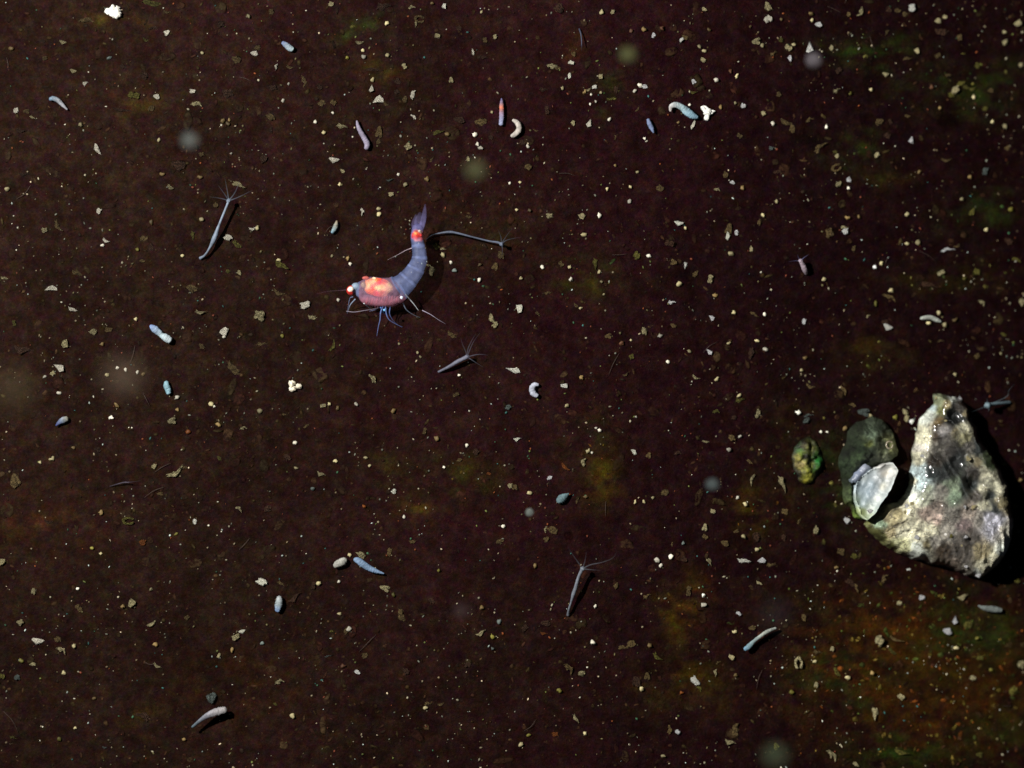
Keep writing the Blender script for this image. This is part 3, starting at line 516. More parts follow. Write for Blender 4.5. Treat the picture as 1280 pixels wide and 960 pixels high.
# ---------------------------------------------------------------- grains and flakes lying on the ground, each one its own
GR = """A|190 4 24 8 0 Y;108 25 18 6 0 T;79 53 8 5 0 C;56 73 7 5 0 T;92 89 8 5 0 C;107 105 6 5 0 W;14 61 5 5 0 T;209 41 7 6 0 W;209 15 4 10 0 T;193 35 14 5 0 B;183 50 9 5 0 Y;137 72 6 4 0 G;295 75 11 9 0 T;318 67 6 9 0 W;253 66 4 5 0 C;196 121 8 6 0 W;189 136 9 7 0 T;241 114 7 5 0 W;246 130 14 6 8 C;168 119 14 9 20 Y;155 138 28 4 0 B;122 187 14 6 60 W;101 156 5 5 0 C;20 138 7 6 0 W;33 139 8 5 0 T;41 147 8 3 20 C;26 163 14 6 10 B;50 158 9 5 0 B;199 175 4 4 0 C;287 150 4 4 0 T;279 151 5 5 0 T;285 155 5 5 0 T;289 192 3 3 0 W;252 193 7 5 0 T;223 207 16 12 0 B;250 221 6 4 0 T;203 218 6 4 0 T;213 234 9 5 30 C;299 231 16 6 20 C;9 236 5 5 0 C;285 117 14 10 0 B;31 218 14 4 0 B;125 222 9 4 0 B;154 83 8 6 0 B;181 95 10 8 90 B;276 31 8 8 0 B;311 20 5 5 0 C
B|414 5 7 6 90 C;339 15 7 7 0 T;421 14 8 4 90 B;480 8 18 10 0 B;515 9 9 5 0 C;540 4 4 4 0 T;556 8 6 6 0 W;484 29 5 5 0 C;524 24 12 9 0 T r;520 30 9 4 100 C;574 36 7 6 0 B;602 15 3 3 0 C;450 53 10 5 -10 C;454 63 4 4 0 C;455 71 5 5 0 W;484 69 5 5 0 C;434 72 4 4 0 Y;547 45 6 5 0 C;591 65 8 3 70 W;605 72 9 5 10 B;606 50 6 6 0 T;619 46 6 5 0 C;322 60 7 7 0 T;345 84 8 4 95 W;363 84 11 5 0 T;506 83 7 6 0 C;468 87 20 4 0 B;380 101 14 6 70 T;361 105 3 3 0 W;341 110 10 6 0 B;400 109 6 6 0 B;466 100 5 5 0 C;464 111 8 6 80 W;473 124 12 9 10 W;483 130 9 5 20 T;516 119 12 5 105 W;506 124 8 6 90 T;497 102 8 7 90 B;496 115 7 6 0 B;564 100 7 5 90 C;354 126 4 4 0 W;402 129 9 8 0 T;417 128 7 7 0 T;517 146 8 4 40 W;394 152 4 4 0 W;416 141 3 3 0 W;428 158 14 6 5 C;405 165 5 5 0 C;474 165 14 8 95 T;473 177 7 5 90 T;338 146 12 7 40 T;339 162 9 4 90 B;501 170 3 3 0 W;510 183 9 8 0 C;574 150 14 8 0 B;601 153 14 9 -10 T;615 140 3 3 0 C;594 168 5 5 0 W;597 180 5 5 0 W;602 185 6 4 0 W;613 172 6 6 0 B;418 200 12 7 -10 W;428 214 6 5 0 C;329 199 10 8 90 B;540 199 9 4 -35 T;548 165 14 5 -15 Y;559 168 5 5 0 T;498 218 3 3 0 W;534 224 5 5 0 T;488 225 10 3 -10 G;507 231 5 5 0 C;585 199 6 5 0 C;637 229 3 3 0 W;425 230 4 4 0 C
C|752 15 5 5 0 C;766 15 5 6 0 C;698 10 12 12 0 B;880 12 5 6 90 C;817 44 6 5 -40 W;805 36 5 5 0 T;789 39 4 4 0 B;828 35 5 5 0 B;852 50 6 5 0 W;856 47 8 6 0 T;875 59 6 4 40 C;880 64 5 4 0 C;879 75 6 6 0 C;887 37 4 4 0 T;938 33 3 3 0 T;945 52 10 8 90 C;953 57 5 4 0 C;959 8 12 7 80 C;958 25 8 6 90 W;717 68 6 5 0 T;714 79 7 6 0 W;712 95 7 4 90 W;690 83 12 7 5 C;697 85 7 5 0 T;751 96 6 6 0 C;703 110 4 4 0 C;735 112 10 4 -25 C;743 109 6 5 0 W;739 118 3 3 0 W;751 116 3 3 0 C;731 115 5 5 0 T;800 107 5 5 0 W;806 108 7 5 0 W;794 114 5 4 120 W;738 130 3 3 0 W;745 127 3 3 0 W;764 123 12 4 -25 Y;770 112 8 6 90 B;797 136 9 3 -55 T;867 102 6 5 0 W;896 100 5 5 0 W;866 115 12 5 0 Y;862 131 3 3 0 W;921 95 5 4 -50 C;919 129 4 4 0 C;929 132 6 6 0 W;954 142 6 6 0 C;901 134 5 4 90 T;848 153 3 3 0 T;866 156 12 4 100 W;716 154 6 5 0 C;736 154 9 6 90 W;762 149 5 5 0 W;769 171 8 4 90 T;806 173 3 3 0 W;660 183 6 4 80 W;652 178 8 6 0 B;670 163 8 3 0 T;924 170 7 6 55 T;891 184 9 4 -50 B;915 228 6 5 0 W;907 218 8 6 90 T;928 235 5 5 0 T;797 215 3 3 0 C;788 234 4 4 0 C;759 236 4 4 0 C;769 207 3 3 0 T;660 209 9 8 0 T;650 228 3 3 0 C;825 235 10 8 0 T;896 237 8 4 0 C;913 89 4 4 0 B;684 138 10 6 90 B;680 112 12 5 0 B
D|962 9 11 6 60 C;962 23 8 6 90 W;1013 60 13 8 120 W;1023 31 9 6 0 W;1076 15 12 6 105 C;1060 18 6 6 0 T;1140 10 10 9 120 W;1131 18 6 6 0 T;1014 17 4 5 0 T;1015 25 4 4 0 C;977 24 4 4 0 T;985 60 9 7 30 C;987 73 7 5 100 W;993 56 5 4 0 C;967 67 10 5 -30 T;976 50 6 6 0 Y;1039 60 7 5 100 C;1048 88 8 7 0 B;1108 41 8 4 110 T;1111 12 8 7 0 B;1122 13 8 6 0 T;1172 26 8 6 0 C;1181 21 6 5 120 C;1177 40 17 8 0 B;1199 47 8 6 90 T;1256 40 5 4 0 C;1272 29 8 8 0 C;1256 53 8 6 120 C;1276 81 6 5 90 C;1134 73 11 4 0 T;1146 64 6 5 0 C;1172 70 7 6 90 T;1107 93 7 6 0 C;1185 94 8 4 0 T;1221 82 8 6 90 Y;1046 113 10 5 -25 C;1089 112 5 5 0 C;1063 117 4 4 0 Y;973 118 6 6 0 T;1165 109 5 5 0 B;1238 113 7 5 0 T;1217 121 5 5 0 C;1194 113 13 8 -60 C;1201 104 10 6 -30 Y;1189 119 9 6 10 Y;1207 109 8 5 20 Y;1215 111 9 5 -10 Y;1099 152 10 8 90 T;1113 152 6 5 0 B;1134 145 8 4 0 T;1231 136 7 5 0 Y;1033 159 5 5 0 W;966 154 5 5 0 W;983 153 16 7 15 T;990 161 11 7 80 T;1011 150 10 5 -30 T;1025 184 20 8 -45 T;964 185 6 6 0 G;1046 195 6 5 0 C;1045 210 12 9 -20 T r;972 215 12 5 0 B;1109 170 8 8 0 B;1096 194 7 6 90 C;1139 176 8 7 0 W;1175 135 4 4 0 T;1241 152 4 4 0 C;1256 158 6 6 0 C;1183 200 14 5 0 T;1259 185 6 5 0 T;1231 214 10 6 110 G;1212 221 5 5 0 T;1149 215 5 4 -40 T;1061 225 6 6 0 W;1048 230 9 6 -50 C;1061 235 4 4 0 W
E|124 264 7 6 0 W;73 283 17 7 55 T;56 288 8 6 0 C;133 301 10 5 25 W;128 307 4 3 0 W;189 277 6 4 90 T;252 274 5 5 0 C;270 256 6 6 0 T;241 295 12 5 90 Y;180 298 10 7 -10 T;189 309 9 6 80 B;172 312 4 4 0 Y;178 326 7 4 0 T;228 320 4 4 0 C;285 339 6 5 0 Y;299 341 6 5 60 C;7 348 11 5 30 C;98 342 16 8 35 T;64 360 14 6 8 W;91 387 11 5 5 W;240 361 14 9 20 T;251 390 14 6 0 C;18 404 7 5 90 Y;117 415 9 8 90 C;136 412 9 6 0 T;82 430 9 9 0 C;170 399 4 4 0 C;128 430 5 4 90 T;74 460 13 8 10 W;66 467 6 6 0 C;56 471 4 3 0 W;30 438 22 11 0 B;281 414 10 8 0 W;280 421 4 3 0 W;252 433 8 6 30 T;293 462 22 8 40 T;285 297 11 7 20 W;296 305 15 7 40 Y;316 286 9 5 -15 W;322 285 5 5 0 C;348 325 5 4 0 C;352 332 18 8 15 Y;415 320 3 3 0 C;435 323 6 5 90 T;438 330 4 4 0 W;453 265 9 5 100 W;474 261 5 4 0 C;474 268 6 5 0 C;489 243 7 5 0 C;586 271 8 4 0 T;545 308 9 7 0 Y;554 311 7 3 0 C;554 319 6 5 30 C;540 339 12 7 100 C;536 332 8 3 20 C;564 328 4 4 0 W;568 338 5 4 0 G;599 350 4 5 90 W;600 331 5 4 0 T;619 333 9 7 0 T;626 319 11 8 60 T;423 375 4 4 0 W;349 366 16 7 15 T;382 381 12 9 -30 W;391 397 11 5 10 C;325 394 14 12 0 C;328 430 14 5 0 T;416 432 16 6 -70 Y;353 420 4 4 0 Y;615 399 12 7 55 C;619 406 8 6 -60 C;565 419 13 5 40 T;409 417 8 6 0 B;466 473 13 7 50 C;574 469 3 3 0 W;641 463 17 6 0 W;499 430 3 3 0 C;522 441 3 3 0 C;526 446 3 3 0 C;366 481 14 9 80 W;375 482 8 7 0 T
F|649 386 9 7 110 W;687 270 9 6 0 C;727 270 8 7 -40 C;749 269 5 5 0 W;787 252 5 4 -40 W;849 279 11 6 0 W;857 285 4 4 0 C;911 286 13 8 100 T;909 295 10 5 80 W;921 291 7 5 90 W;949 278 8 5 90 T;954 269 5 4 0 C;914 317 6 5 0 C;939 311 7 4 90 C;730 293 6 4 0 C;811 320 5 4 0 W;796 319 10 8 0 Y;837 304 11 8 15 B;842 328 8 7 90 T;857 332 8 4 95 W;869 342 9 6 -60 T;888 349 10 7 100 C;849 355 6 5 0 C;840 378 10 5 0 W;678 334 5 4 90 W;714 349 5 5 0 W;712 334 4 4 0 C;701 330 7 6 0 T;744 330 14 6 85 Y;749 340 4 4 0 C;752 352 3 3 0 C;755 368 3 3 0 C;651 348 5 4 0 C;646 262 4 3 0 C;662 263 4 4 0 T;805 414 10 7 60 C;825 420 6 4 -20 W;841 407 8 5 20 T;789 446 7 6 0 Y;835 452 4 5 0 W;862 439 5 4 0 C;886 440 8 5 30 W;890 397 7 5 70 W;943 393 14 5 45 T;956 393 4 4 0 W;917 391 5 4 0 C;946 426 5 3 20 C;957 437 5 4 0 W;870 472 11 5 25 C;896 474 6 4 -20 C;760 420 8 6 0 T;777 429 6 5 60 B;720 382 7 3 40 T;726 385 4 3 0 C;686 366 10 5 5 T;672 392 8 4 40 T;939 442 14 8 90 B;782 468 8 4 -30 T;727 472 5 5 0 T;911 429 5 3 0 C;894 369 6 4 0 T;789 425 3 3 0 C
G|1057 289 8 7 90 W;1055 284 8 4 0 C;1037 291 12 10 60 T;1067 311 8 4 100 T;1094 334 5 5 0 W;1102 329 5 4 110 C;1185 312 18 5 0 W;1195 308 9 3 0 T;1203 249 6 4 0 C;1134 268 5 5 0 C;1264 262 6 5 0 Y;1233 287 5 4 -20 C;1147 303 6 5 90 C;1134 305 5 4 0 C;1268 324 16 4 15 Y;1221 340 9 7 60 Y;1176 341 9 6 -20 C;1206 348 5 4 0 Y;1030 349 5 4 0 C;1114 363 6 5 0 C;1111 371 18 5 28 T;1110 409 11 8 0 W;1106 402 8 5 0 B;1005 402 7 5 90 W;1085 395 6 3 -30 C;1174 391 5 5 0 C;1181 406 5 5 0 C;1161 404 5 4 0 C;1194 400 6 4 -30 T;1176 426 8 3 0 T;1227 378 9 5 40 C;1254 418 7 4 20 Y;1277 378 9 8 90 C;1221 445 7 6 0 T;1194 468 5 5 0 C;1251 442 3 3 0 C;1002 463 5 4 0 C;1006 447 5 4 0 T;1095 380 6 4 90 Y;1160 356 24 8 20 B;1260 302 10 8 0 B;1215 265 10 6 110 Y;971 252 5 4 90 C;1059 272 5 4 0 T;1074 271 4 4 0 T
H|74 491 6 4 0 W;215 526 10 8 50 C;221 497 6 4 -20 W;222 512 4 4 0 T;264 505 6 5 30 C;268 508 3 3 0 W;304 535 9 4 -10 C;273 531 6 4 30 T;139 522 6 4 0 W;274 573 7 4 40 Y;220 590 24 9 -38 C;231 584 12 5 15 T;193 583 6 6 0 C;19 601 17 12 70 T;244 652 7 5 90 W;299 636 10 5 40 C;65 574 6 5 0 C;50 578 4 4 0 C;200 617 7 4 0 T;126 641 6 5 90 T;160 651 14 9 0 Y r;179 678 9 7 0 O;115 685 4 4 0 Y;126 692 3 3 0 C;3 702 8 7 40 C;220 668 5 3 -30 Y;146 506 6 4 60 T;92 560 5 4 0 T;122 562 8 6 0 B;235 540 6 5 0 O;61 652 12 5 0 B
I|404 507 7 5 -10 C;412 505 4 4 0 C;422 510 6 4 90 T;445 505 5 4 50 W;325 514 6 5 40 C;356 518 7 3 0 T;384 532 10 5 -20 T;369 554 5 4 0 W;402 593 11 6 10 C;419 576 6 4 0 C;370 585 5 3 20 C;457 572 5 3 0 C;391 611 5 5 0 G;492 614 6 6 0 W;505 646 5 4 60 W;455 633 4 4 0 O;531 539 8 5 110 T;546 548 5 5 0 T;570 493 8 5 -15 T;584 557 4 4 0 W;595 565 8 8 0 B;574 575 7 4 0 T;635 509 8 6 0 G;629 658 5 5 0 W;638 607 6 6 0 C;610 592 8 4 0 O;335 636 10 8 0 B;555 584 3 3 0 W;492 514 6 5 0 T;359 572 10 7 30 B;462 582 4 3 0 C
J|705 482 8 5 10 W;708 507 5 5 0 C;647 549 9 5 -20 W;792 565 8 5 30 W;750 538 4 4 0 W;745 535 3 3 0 W;729 578 11 6 -75 C;735 564 5 5 0 C;740 566 3 3 0 W;687 597 7 4 -35 W;707 584 13 5 42 O;643 609 9 7 60 T;662 616 6 5 0 C;722 625 11 4 -50 T;732 621 5 4 20 T;795 521 3 3 0 W;924 494 6 4 -60 C;925 500 12 6 -10 Y;947 517 12 6 -75 C;895 514 9 5 0 Y;911 562 5 5 0 W;940 600 16 5 95 C;891 639 6 6 0 C;932 630 6 5 40 C;922 622 5 3 -40 W;881 659 9 6 100 C;881 671 7 6 0 T;906 679 10 7 20 T;920 664 7 4 -15 T;930 671 5 5 0 C;946 671 11 9 40 B;930 701 16 6 0 W;952 700 9 7 -30 W;946 687 5 5 0 C;887 702 10 5 60 C;821 700 6 5 60 W;826 707 4 4 0 W;839 696 5 5 0 W;840 680 6 3 90 T;854 679 4 4 0 G;831 616 10 8 -50 T;805 627 5 3 60 C;816 622 4 3 0 C;794 627 5 3 90 C;811 569 7 6 90 T;847 566 9 5 0 B;690 662 14 8 25 T;682 662 9 4 95 C;683 674 7 6 0 T;917 522 7 5 0 B;935 576 13 4 25 T;914 547 11 7 30 T;925 546 5 4 -30 W;882 552 9 3 10 C;669 707 6 4 80 T;855 699 8 7 60 B
K|42 739 8 6 70 C;97 736 4 4 0 W;99 760 10 7 60 T;165 754 9 8 60 C;154 758 5 5 0 T;190 779 12 5 -35 C;234 772 7 5 -30 T;295 796 10 7 -30 C;303 789 8 5 -25 W;26 778 7 8 90 C;48 801 14 8 0 W;72 799 9 7 30 T;77 812 13 6 32 C;93 807 5 5 0 C;27 826 6 4 30 Y;41 830 7 4 0 C;22 847 7 7 0 G;3 845 7 6 0 Y;80 841 6 4 90 C;194 806 6 5 0 T;197 832 12 5 25 C;274 820 6 6 0 C;290 813 6 4 100 T;265 872 13 12 0 G;180 895 20 10 20 B;17 922 9 5 38 Y;74 924 5 4 90 Y;94 910 4 3 0 C;131 934 7 3 10 G;230 924 4 4 0 T;189 737 4 4 0 C;118 873 5 4 0 T;327 727 14 8 27 W;352 730 10 4 45 T;399 729 6 5 0 C;392 732 9 6 100 B;424 727 4 4 0 W;451 693 12 7 32 C;438 694 5 4 0 C;481 735 12 7 15 C;492 744 5 4 50 Y;502 769 17 9 68 T;369 747 18 7 -38 B;424 767 5 3 0 C;437 786 6 5 0 W;433 788 10 6 100 T;411 820 11 3 3 G;447 840 8 5 35 W;456 819 8 7 0 T;349 852 12 6 -18 C;549 713 4 4 0 Y;602 791 13 6 -42 C;616 796 6 4 50 Y;616 811 4 4 0 G;624 777 5 5 0 G;551 880 8 4 -20 T;532 885 5 4 0 C;366 895 6 5 60 C;625 677 10 6 -10 T;487 690 10 6 100 T;535 879 8 4 0 T;516 677 8 4 0 T;539 751 9 6 40 B;507 839 9 8 90 B;584 831 8 7 90 B;602 760 5 5 0 T;429 833 6 5 0 B;328 804 4 4 0 G;344 880 6 3 40 Y;415 789 6 3 0 Y
M|744 758 4 4 0 W;741 803 5 5 0 W;727 842 9 7 10 C;711 835 15 8 40 T;812 807 6 5 0 T;788 805 12 8 -20 T;779 809 12 5 -5 T;809 745 11 6 -30 T;880 756 6 5 0 W;879 744 5 4 60 W;861 739 12 7 100 T;923 767 7 5 10 W;919 790 5 4 0 C;940 785 8 6 -20 T;914 821 7 5 30 C;869 851 13 8 50 W;874 860 9 4 55 Y;894 841 9 5 90 C;802 861 5 5 0 C;852 866 5 4 0 O;809 845 9 7 70 T;795 852 14 10 70 B;720 899 12 5 55 C;699 863 6 5 30 Y;731 917 5 4 50 C;837 912 11 6 95 T;847 915 6 6 0 W;830 945 5 4 0 C;651 930 6 5 -60 C;661 919 5 3 0 Y;694 918 8 5 0 O;919 914 20 8 95 T;913 928 13 7 10 C;949 729 8 4 20 C;822 821 14 7 35 Y;680 792 9 4 0 O;656 785 9 7 40 B;682 779 12 7 0 B;770 732 8 6 100 T;920 844 5 4 0 T;898 828 7 3 -20 T
N|1152 747 7 7 0 W;1204 746 13 7 -20 C;1184 789 11 8 0 W;1193 775 9 6 80 W;1124 754 7 6 0 C;1210 781 13 10 -60 Y;1196 810 6 4 0 C;1040 811 6 6 0 C;1019 827 4 4 0 C;998 828 14 10 90 C r;1005 772 9 6 70 T;1022 815 12 5 10 T;1099 801 14 11 50 C;1120 799 22 5 18 T;1115 814 13 5 38 Y;1060 847 6 5 50 C;1046 840 14 6 50 Y;1020 856 7 6 60 C;990 865 6 5 0 Y;1090 841 5 5 0 T;1126 871 9 7 -60 C;1094 892 15 8 95 C;1216 847 8 6 0 C;1222 798 5 5 0 Y;1225 822 8 6 0 Y;1239 837 5 4 0 Y;1276 831 10 9 -40 C;1267 864 12 11 0 Y;1224 943 8 6 20 Y;1070 955 8 5 20 C;1040 943 17 7 40 C;1126 939 22 9 25 Y;1069 734 14 7 55 T;1104 725 12 4 105 T;970 933 9 7 60 Y;1013 483 12 6 5 T;978 605 22 7 64 C;981 639 9 7 -30 T;1020 662 10 6 100 C;1058 650 7 6 40 W;999 651 9 5 -30 T;1051 689 10 8 20 T;1068 695 9 7 0 Y;1011 519 13 4 0 G;1008 526 9 7 -20 G;998 515 6 5 0 W;1034 540 4 3 0 W;1056 535 5 5 0 T;1026 540 3 3 0 W;1131 515 8 6 40 C;1133 523 8 6 100 C;1140 527 6 5 0 W;1119 522 5 5 0 Y;1065 506 10 5 10 T;1054 487 14 5 55 T;1079 515 14 9 10 G;1087 520 5 4 0 C;964 706 12 5 -10 T;1219 536 5 5 0 C;1271 663 9 4 -10 T;1269 633 6 5 0 Y;1255 580 5 4 0 Y;1251 526 6 3 0 T;1271 726 8 5 0 Y;980 672 8 7 0 B;1046 709 5 4 0 T;1105 723 12 6 -60 T;1064 729 16 7 40 B;1136 712 4 3 0 W;1276 600 5 4 0 T"""
COLS = {'W': (244, 238, 216), 'C': (194, 182, 136), 'T': (132, 110, 68), 'B': (84, 56, 38), 'G': (116, 128, 122), 'Y': (122, 116, 50), 'O': (150, 84, 32)}
CN = {'W': 'white', 'C': 'cream', 'T': 'tan', 'B': 'brown', 'G': 'grey', 'Y': 'olive', 'O': 'orange'}
def share(name, v, f):
    me = bpy.data.meshes.new(name); me.from_pydata(np.array(v).tolist(), [], f); me.update()
    me.materials.append(M_grain); return me
def norm(v):
    v = np.array(v); v = v - (v.max(0) + v.min(0)) / 2; return v / (v.max(0) - v.min(0)) * 2
ROUND, LONG, HULL, RING = [], [], [], []
for k in range(12):                                                    # lumpy crumbs of two or three lobes
    r_ = random.Random(k); ps = [blob((0, 0, 0), 1, .9, .8, k, 2, 1.1, k)]
    for j in range(1 + k % 3): a_ = r_.random() * 6.3; ps.append(blob((math.cos(a_) * .8, math.sin(a_) * .8, 0), .55, .5, .5, a_, 2, .7, k * 7 + j))
    v, f = merge(ps); me = share('crumb', norm(v), f); me.polygons.foreach_set('use_smooth', [True] * len(f)); ROUND.append(me)
for k in range(14):                                                    # long crumbs, bent and torn
    r_ = random.Random(k + 50); bend = (r_.random() - .5) * 1.1; v, f = blob((0, 0, 0), 2.2, .62, .5, 0, 3, 1.15, k * 17 + 3)
    v[:, 1] += bend * (v[:, 0] / 2.2) ** 2 + .25 * np.sin(v[:, 0] * (1.2 + r_.random()) + k); v[:, 1] *= 1 - .35 * r_.random() * np.tanh(v[:, 0])
    ps = [(v, f)]
    if k % 3 == 0: ps.append(blob((r_.random() * 3 - 1.5, .5, 0), .5, .45, .4, r_.random(), 2, 1.0, k))
    v, f = merge(ps); me = share('long_crumb', norm(v), f); me.polygons.foreach_set('use_smooth', [True] * len(f)); LONG.append(me)
for k in range(8):                                                     # angular chips
    bm = bmesh.new(); r_ = random.Random(k + 90)
    for j in range(13): 
        a_ = r_.random() * 6.28; z_ = r_.random() * 2 - 1; q = math.sqrt(1 - z_ * z_) * (.8 + .4 * r_.random()); bm.verts.new((math.cos(a_) * q, math.sin(a_) * q, z_))
    bmesh.ops.convex_hull(bm, input=bm.verts); bmesh.ops.delete(bm, geom=[q for q in bm.verts if not q.link_faces], context='VERTS')
    bm.verts.index_update(); HULL.append(share('chip', norm([q.co[:] for q in bm.verts]), [[x.index for x in q.verts] for q in bm.faces])); bm.free()
v, f, u = tube([(math.cos(q) * .75, math.sin(q) * .75, 0) for q in np.linspace(.5, 6.0, 10)], [.22, .3, .2, .3, .25, .2, .32, .25, .3, .15], 8, 30, 1, .8, 4); RING.append(share('ring', norm(v), f))

LANDN = len(LAND)
landx = np.array([[a_, b_] for a_, b_, n_ in LAND])
used = {}
def where(px, py, k=0):
    d = np.hypot(landx[:, 0] - px, landx[:, 1] - py); o_ = np.argsort(d); i = o_[k]; dx, dy = px - landx[i, 0], py - landx[i, 1]
    a_ = math.degrees(math.atan2(-dy, dx)) % 360
    w_ = ['right of', 'above and right of', 'above', 'above and left of', 'left of', 'below and left of', 'below', 'below and right of'][int((a_ + 22.5) // 45) % 8]
    return ('just ' if d[i] < 45 else '' if d[i] < 120 else 'well ') + w_ + ' ' + LAND[i][2]
def grain(px, py, ln, wd, ang, c, form=None, label=None, colour=None, name=None, k=1.0):
    p = P(px, py, 0); rs = random.Random(int(px * 7 + py * 13))
    asp = ln / wd
    if form == 'r': me = RING[0]
    elif asp > 1.75: me = rs.choice(LONG) if c != 'W' or rs.random() < .6 else rs.choice(HULL)
    elif c == 'W': me = rs.choice(HULL + ROUND[:6])
    elif c == 'C': me = rs.choice(HULL[:3] + ROUND)
    else: me = rs.choice(ROUND)
    nm = name or ('sediment_flake' if asp > 1.75 else 'sediment_grain')
    o = bpy.data.objects.new(nm, me); S.collection.objects.link(o)
    th = min(wd, ln) / 200 * (.45 if c in 'TBYO' else .75)
    g = (CAMZ - p.z) / CAMZ
    o.scale = (ln / 200 * g * 1.12, wd / 200 * g * 1.12, th * .9); o.location = p + Vector((0, 0, th * .55)); o.rotation_euler = ((rs.random() - .5) * .3, (rs.random() - .5) * .3, -math.radians(ang + (rs.random() - .5) * 14 if asp > 1.3 else rs.random() * 360))
    col = colour or COLS[c]; j = .8 + .45 * rs.random()
    if c == 'W': j = 1.1 + .5 * rs.random()
    fade = 1.0 if c in 'WC' else .8
    cc = comp(col, p, .95); cc = [min(.85, q * j * fade * k) for q in cc]
    if c in 'WC' and ln < 8: cc = [min(.85, q * 1.25) for q in cc]
    o.color = (*cc, 1)
    if c in 'TBYOG' or (c == 'C' and ln > 8): o.material_slots[0].link = 'OBJECT'; o.material_slots[0].material = M_floc
    sz = 'large' if ln >= 16 else 'sizeable' if ln >= 11 else 'small' if ln >= 7.5 else 'tiny'
    sh = 'ring-shaped' if form == 'r' else 'elongated' if asp > 1.75 else 'oval' if asp > 1.3 else 'roundish'
    kind = 'flake' if asp > 1.75 else 'grain'
    base = f'{sz} {sh} {CN[c]} {kind} '
    for L_ in (base + where(px, py), base + where(px, py, 1), base + where(px, py, 2), base + where(px, py) + ', next to ' + near_grain(px, py),
               base + where(px, py, 1) + ', next to ' + near_grain(px, py), base + where(px, py, 3), base + where(px, py, 4), base + where(px, py, 5)):
        if L_ not in used: break
    used[L_] = 1; o['label'] = L_; o['group'] = 'mineral grains and flakes scattered over the silt'
    o['category'] = 'grain' if kind == 'grain' else 'flake'
    return o
DONE = []
def near_grain(px, py):
    q = min(DONE, key=lambda t_: (t_[0] - px) ** 2 + (t_[1] - py) ** 2) if DONE else (0, 0, 'the edge')
    return 'a ' + q[2]
def group_thing(name, label, cat, x, y, parts, k=1.0):
    """a lump made of several stuck-together pieces"""
    root = empty(name, P(x, y)); tag(root, label, cat)
    ps = []
    for i, (dx, dy, ln, wd, ang) in enumerate(parts):
        q = P(x + dx, y + dy, wd / 300); ps.append(blob(q, ln / 200, wd / 200, wd / 260, -math.radians(ang), 3, .7, int(x) + i))
    return root, ps
def lump(name, label, cat, x, y, parts, col, k=1.0):
    root, ps = group_thing(name, label, cat, x, y, parts)
    for v, f in ps:
        mesh_obj('lobe', v, f, M_organ, root, [[min(.85, q * k) for q in comp(col, P(x, y))]] * len(v), smooth=True)
    LAND.append((x, y, 'the ' + cat))
lump('bright_flake_cluster', 'brightest snow white cluster of four fused crumbs near the top edge', 'cluster', 141, 15, [(-6,0,12,8,20),(0,-4,10,8,60),(4,3,12,10,0),(6,-2,10,9,40),(0,3,14,7,10)], (255, 252, 240), 1.5)
lump('three_pointed_chip', 'white three-pointed chip beside the hooked worm', 'chip', 884, 140, [(-3,-4,12,7,40),(4,0,15,6,-12),(0,4,13,6,100),(0,0,10,8,0)], (250, 246, 236), 1.3)
lump('fused_grain_pair', 'bright white crumb with tan tail on open brown silt', 'crumb', 366, 482, [(-1,-2,10,8,70),(0,4,8,7,0),(7,1,8,7,10)], (250, 240, 215), 1.3)
ITEMS = []
for line in (GR.strip() + '\nX|147 460 4 4 0 W;157 462 4 4 0 W;172 465 4 4 0 W;134 469 5 4 0 C;179 468 5 4 0 T').split('\n'):
    for it in line.split('|')[1].split(';'):
        q = it.split(); x_, y_, l_, w_, a_ = map(float, q[:5])
        if w_ > l_: l_, w_ = w_, l_
        if (x_, y_) not in ((366.0, 481.0), (375.0, 482.0)): ITEMS.append((l_ + w_ * .1, x_, y_, l_, w_, a_, q[5], q[6] if len(q) > 6 else None))
ITEMS.sort(key=lambda t_: -t_[0]); cnt = [0, 0]; TINY = []
for (_, x_, y_, l_, w_, a_, c, fm) in ITEMS:
    k = 1 if l_ / w_ > 1.75 else 0
    if (k == 0 and cnt[0] >= 292) or (k == 1 and l_ < 5): TINY.append((x_, y_, l_, w_, a_, c)); continue
    cnt[k] += 1; grain(x_, y_, l_, w_, a_, c, fm); DONE.append((x_, y_, f'{CN[c]} {"flake" if k else "grain"}'))
parts_ = []; tc = []
for (x_, y_, l_, w_, a_, c) in TINY:
    p = P(x_, y_, w_ / 320); v, f = blob(p, l_ / 185, w_ / 185, w_ / 260, -math.radians(a_), 2, 1.0, int(x_ * 3 + y_)); parts_.append((v, f))
    j_ = (.3 + .95 * rng.random()); tc += [[min(.85, q * j_) for q in comp(COLS[c], p, .95)]] * len(v)
v, f = merge(parts_); tag(mesh_obj('tiny_grains', v, f, M_silt, None, tc), 'tiniest pale grains strewn over the dark silt', 'grains', kind='stuff')

# ---------------------------------------------------------------- what nobody could count: fine silt flecks, fibres, algal film
def film_mat():                                                        # thin, ragged, half see-through biofilm crumbs
    m, nt, bs = newmat('thin_film'); a = nt.nodes.new('ShaderNodeAttribute'); a.attribute_name = 'Col'
    nt.links.new(mul(nt, a.outputs['Color'], ramp(nt, noise(nt, 16, 4, .7), [(.3, (.6,) * 3), (.7, (1.5,) * 3)])), bs.inputs['Base Color'])
    nt.links.new(ramp(nt, noise(nt, 13, 5, .75, .6), [(.42, (0, 0, 0)), (.66, (.8,) * 3)]), bs.inputs['Alpha'])
    bs.inputs['Roughness'].default_value = .8; bs.inputs['Specular IOR Level'].default_value = .1; return m
OCT = (np.array([[1,0,0],[0,1,0],[-1,0,0],[0,-1,0],[0,0,1],[0,0,-.5]]), [[0,1,4],[1,2,4],[2,3,4],[3,0,4],[1,0,5],[2,1,5],[3,2,5],[0,3,5]])
IC1 = ICO[1]
